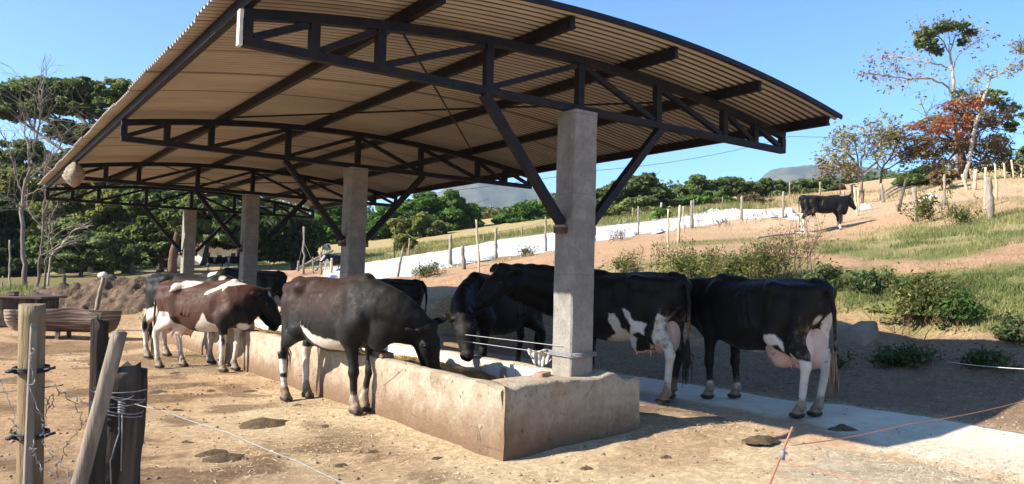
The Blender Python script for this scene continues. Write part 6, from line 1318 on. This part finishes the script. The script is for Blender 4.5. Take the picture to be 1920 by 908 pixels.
weed('dense pale-leaved weeds between the large black cow and the right-hand one', 1380, 538, 140, 58, 2600, .032, 'leaf_olive', 62, 38)
weed('reddish bare-stemmed tall weed rising above the back of the right-hand cow', 1490, 522, 80, 100, 600, .028, 'leaf_dry', 63, 18)
weed('tangled twiggy weeds just left of the reddish bare-stemmed one', 1435, 532, 90, 78, 1400, .032, 'leaf_olive', 64, 28)
weed('sparse low green weeds right of the front pillar', 1165, 510, 90, 28, 700, .03, 'leaf_olive', 65, 20)
weed('dark green leafy bush behind the rump of the right-hand cow', 1545, 548, 80, 38, 1900, .04, 'leaf', 66, 34, 'bush', 'bush', 'bushes on the bank')
weed('green bush on the bank right of the rump of the right-hand cow', 1625, 550, 90, 30, 1800, .04, 'leaf', 67, 30, 'bush', 'bush', 'bushes on the bank')
weed('broad low bush overhanging the middle of the bank edge', 1725, 594, 140, 55, 4200, .035, 'leaf_olive', 68, 60, 'bush', 'bush', 'bushes on the bank')
weed('bright leafy bush at the right end of the broad low bush', 1795, 600, 64, 38, 1700, .04, 'leaf_bright', 69, 26, 'bush', 'bush', 'bushes on the bank')
weed('small dark bush on the pale bank at the right picture edge', 1898, 640, 60, 34, 1000, .035, 'leaf', 70, 22, 'bush', 'bush', 'bushes on the bank')
weed('shaded creeping bush hanging down the bank below the broad low bush', 1690, 684, 130, 26, 1600, .03, 'leaf', 71, 26, 'bush', 'bush', 'bushes on the bank')
weed('shaded bush at the foot of the bank at the right', 1850, 690, 90, 24, 1100, .03, 'leaf', 72, 22, 'bush', 'bush', 'bushes on the bank')
weed('leafy yellow-green sapling growing at the rotten post', 1735, 418, 60, 52, 700, .06, 'leaf_olive', 73, 9, 'sapling', 'sapling', None)
weed('tuft of tall stalks in the grass left of the thick weathered post', 1800, 425, 70, 40, 700, .04, 'leaf_olive', 74, 20)
weed('small weed tuft on the tarp edge by the crooked post', 985, 482, 40, 20, 300, .04, 'leaf_olive', 75, 12)
weed('weeds along the lower tarp edge left of the front pillar', 800, 518, 90, 22, 900, .035, 'leaf_olive', 76, 26)
weed('dry weeds along the tarp edge right of the front pillar', 1160, 452, 80, 22, 260, .03, 'leaf_dry', 77, 16)
weed('dry weeds along the middle of the tarp edge', 1340, 425, 120, 20, 200, .03, 'leaf_dry', 78, 16)
weed('dry weeds at the right end of the tarp', 1430, 412, 90, 22, 160, .03, 'leaf_dry', 79, 14)
weed('orange-brown scrub on the crest behind the tarp end', 1400, 386, 80, 20, 1500, .09, 'leaf_dry', 80, 20)
weed('pale weed standing alone in the shade at the bank foot', 1560, 692, 40, 26, 300, .03, 'leaf', 81, 10)

# grass: one mass of blades
def blades(regs, name, mat, label, seed, hk=1.0):
    rs = np.random.RandomState(seed); P = []; Hh = []
    for (px, py), rx, ry, n, h_ in regs:
        c = hit(px, py, 8); m = int(n*.75); a = rs.rand(m)*2*PI; r = np.sqrt(rs.rand(m)); x = r*np.cos(a)*rx; y = r*np.sin(a)*ry; X = c[0]+x*_r0[0]+y*_f[0]; Y = c[1]+x*_r0[1]+y*_f[1]
        k = fbm(X*.8, Y*.8, seed, 4) > -.25+.5*(r-.5); P.append(np.stack([X[k], Y[k]], -1)); Hh.append(np.full(k.sum(), h_)*(.5+.8*rs.rand(k.sum())))
    P = np.concatenate(P); Hh = np.concatenate(Hh); n = len(P); z = zg(P[:, 0], P[:, 1])-.01; a = rs.rand(n)*2*PI; le = rs.randn(n, 2)*.35
    base = np.stack([P[:, 0], P[:, 1], z], -1); s = np.stack([np.cos(a), np.sin(a), np.zeros(n)], -1)*(.003+.028*Hh)[:, None]
    tip = base+np.stack([le[:, 0]*Hh, le[:, 1]*Hh, Hh], -1); mid = base+np.stack([le[:, 0]*Hh*.3, le[:, 1]*Hh*.3, Hh*.6], -1)
    V = np.stack([base-s, base+s, mid+s*.7, tip, mid-s*.7], 1).reshape(-1, 3); i = np.arange(n)[:, None]*5; Q = np.concatenate([i+np.array([[0, 1, 2, 4]]), i+np.array([[4, 2, 3, 3]])]); 
    F = np.concatenate([i+np.array([[0, 1, 2]]), i+np.array([[0, 2, 4]]), i+np.array([[4, 2, 3]])]); t = np.clip(rs.rand(n)*.7+.35*fbm(P[:, 0]*.7, P[:, 1]*.7, 3, 3)+.1, 0, 1)
    o = mesh_obj(name, V, F, M[mat], None, False, {'tint': np.repeat(t, 5)}); tag(o, label, 'grass', kind='stuff'); return o
blades([((1700,452),5,1.8,9000,.10),((1860,448),4.5,2,10000,.12),((1860,425),4,2.6,7000,.16),((1790,430),3,2,4000,.17),((1850,535),1.8,1.6,8000,.10),((1755,560),1.7,1.3,5000,.10),((1905,560),1.3,1.6,6000,.11),((1640,550),1.7,1.2,4500,.10),
        ((1330,455),4,1.1,4000,.09),((1560,530),1.2,1.0,2500,.1),((1450,525),2.4,1.6,4000,.12),((1300,520),2.2,1.6,4000,.12),((1190,505),2.2,1.5,3500,.12),((30,548),3,2.2,4000,.2),((170,572),1.5,.8,1500,.14),((240,590),2.0,.6,900,.12),((215,605),3,.8,700,.1),((20,600),1.6,1.2,900,.1),((845,497),3,1,1200,.14),((960,446),12,6,12000,.25),((830,462),13,6,12000,.22),((1150,420),10,4,9000,.45),((1230,412),9,4,7000,.4),((700,475),9,5,4000,.2)],
       'grass', 'grass', 'green grass patches on the hillside, the bank and beyond the yard', 91)
blades([((1900,400),5,5,5000,.16),((1800,395),6,5,3500,.13),((960,448),12,6,7000,.22),((800,468),14,6,7000,.2),((700,475),9,5,4000,.2),((1150,420),10,4,7000,.4),((1230,412),9,4,6000,.35),((1420,384),8,4,3500,.4),((1650,360),10,8,2500,.16),((1850,340),9,6,3500,.22),((1560,375),8,6,3000,.3),((1780,470),5,2,700,.12),((1500,480),7,4,1500,.10),((1350,470),7,4,1300,.10),((1000,505),7,3,900,.10),((1700,400),9,6,2500,.13),((1480,425),7,3,700,.10),((1750,520),4,2,1500,.10)],
       'dry_grass', 'grass_dry', 'pale dry grass over the upper slopes and the far pasture', 92)

# ------------------------------------------------------------------ white house, mountains
hs = empty('white_house', tuple(at(370, 507, 63))); tag(hs, 'long low white house half hidden by the dark trees', 'house')
b = np.array(hs.location); ex = np.array((_r0[0], _r0[1], 0)); ey = np.array((_f[0], _f[1], 0)); ey /= np.linalg.norm(ey); pxm = 63/F_PX
def hb(x0, x1, y0, y1, z0, z1_):
    m = MB(); c = [(x0, y0), (x1, y0), (x1, y1), (x0, y1)]; v = [ex*a*pxm+ey*b_+np.array((0, 0, z)) for z in (z0, z1_) for a, b_ in c]; return m.add(v, [(0,3,2,1),(4,5,6,7),(0,1,5,4),(1,2,6,5),(2,3,7,6),(3,0,4,7)])
hb(-83, -45, 0, 5, -1, 1.75).build('wall', M['white_wall'], hs); hb(-20, 85, .5, 6, -1, 2.1).build('wall', M['white_wall'], hs)
m = MB(); m.add([ex*a*pxm+ey*y+np.array((0, 0, z)) for a, y, z in ((-26,-.3,1.95),(91,-.3,1.95),(91,3.3,3.2),(-26,3.3,3.2),(-26,6.8,1.95),(91,6.8,1.95))], [(0,1,2,3),(3,2,5,4),(0,3,4),(1,5,2),(0,4,5,1)]); m.build('roof', M['tile_roof'], hs)
m = MB(); m.add([ex*a*pxm+ey*y+np.array((0, 0, z)) for a, y, z in ((-87,-.3,1.755),(-41,-.3,1.755),(-41,5.3,2.2),(-87,5.3,2.2),(-87,5.3,1.755),(-41,5.3,1.755))], [(0,1,2,3),(3,2,5,4),(0,3,4),(1,5,2),(0,4,5,1)]); m.build('roof', M['tile_roof'], hs)
for a0, a1, z0, z1__ in ((10, 18, .2, 1.5), (58, 66, .2, 1.5)): hb(a0, a1, .47, .52, z0, z1__).build('window', M['wood_dark'], hs)
hb(32, 40, .46, .53, -1, 1.3).build('door', M['wood_dark'], hs)

def hill_mat(name, a, b_, c_, sc):
    t = NT(name); col = t.mix(t.rng(t.noise(sc, 9, .75), .4, .62), a, b_); col = t.mix(t.rng(t.noise(sc*2.3, 8, .8, stretch=(1,1,2.2)), .6, .70), col, c_); t.bump(t.noise(sc*2, 9, .75), .6, 25); return t.fin(col, 1, 0)
def hills(name, D, prof, depth, mat, seed, rough):
    xs = np.array([p[0] for p in prof], float); ys = np.array([p[1] for p in prof], float); gx_ = np.linspace(xs[0], xs[-1], 240); vv = np.linspace(0, 1, 40); V = []
    for v in vv:
        h = np.interp(gx_, xs, ys); q = np.array([at(px, 0, D+depth*(v-.0)) for px in gx_]); tz = np.array([at(px, py, D+depth)[2] for px, py in zip(gx_, h)]); s = np.sin(PI*.5*v)
        zz = (tz+0*q[:, 2])*s; zz = zz*(1+rough*.25*fbm(q[:, 0]/D*9, q[:, 1]/D*9, seed, 5)*(1-v))+rough*D*.004*fbm(q[:, 0]/D*30, q[:, 1]/D*30, seed+3, 5)*s; V.append(np.stack([q[:, 0], q[:, 1], zz-10*(1-s)], -1))
    V = np.concatenate(V); n1 = len(gx_); ii, jj = np.meshgrid(np.arange(39), np.arange(n1-1), indexing='ij'); Q = np.stack([ii*n1+jj, ii*n1+jj+1, (ii+1)*n1+jj+1, (ii+1)*n1+jj], -1).reshape(-1, 4)
    o = mesh_obj(name, V, Q, mat, None, True); tag(o, kind='structure'); return o
hm = hill_mat('scrubby_mountain', (.035,.05,.03), (.115,.11,.065), (.48,.40,.33), .006)
hills('mountain', 2300, [(300,540),(560,500),(700,440),(800,380),(850,356),(880,349),(905,347),(935,350),(960,356),(985,354),(1010,360),(1040,368),(1100,395),(1200,440),(1300,470),(1400,520)], 500, hm, 1, 1)
hills('mountain', 2900, [(1300,520),(1380,420),(1420,355),(1436,330),(1448,322),(1480,317),(1530,316),(1580,318),(1640,320),(1680,330),(1740,345),(1800,350),(1900,352),(2100,360),(2400,420)], 600, hm, 2, .6)
hills('hills', 900, [(850,520),(890,440),(910,404),(925,396),(950,398),(980,408),(1020,420),(1080,440),(1200,500)], 150, hill_mat('dry_hill_pasture', (.34,.27,.12), (.24,.21,.09), (.1,.12,.05), .03), 3, .5)

# the air between here and the mountains
hzm = bpy.data.materials.new('pale_air'); hzm.use_nodes = True; t_ = hzm.node_tree; t_.nodes.remove(t_.nodes['Principled BSDF']); pv = t_.nodes.new('ShaderNodeVolumePrincipled'); pv.inputs['Color'].default_value = (.72, .84, 1, 1); pv.inputs['Density'].default_value = .00014; pv.inputs['Anisotropy'].default_value = .2
t_.links.new(pv.outputs[0], t_.nodes['Material Output'].inputs['Volume'])
hb_ = MB().box((-4200, -4200, -40), (4200, 4200, 430)).build('haze', hzm); tag(hb_, 'thin pale haze lying over the far hills', 'haze', kind='stuff')
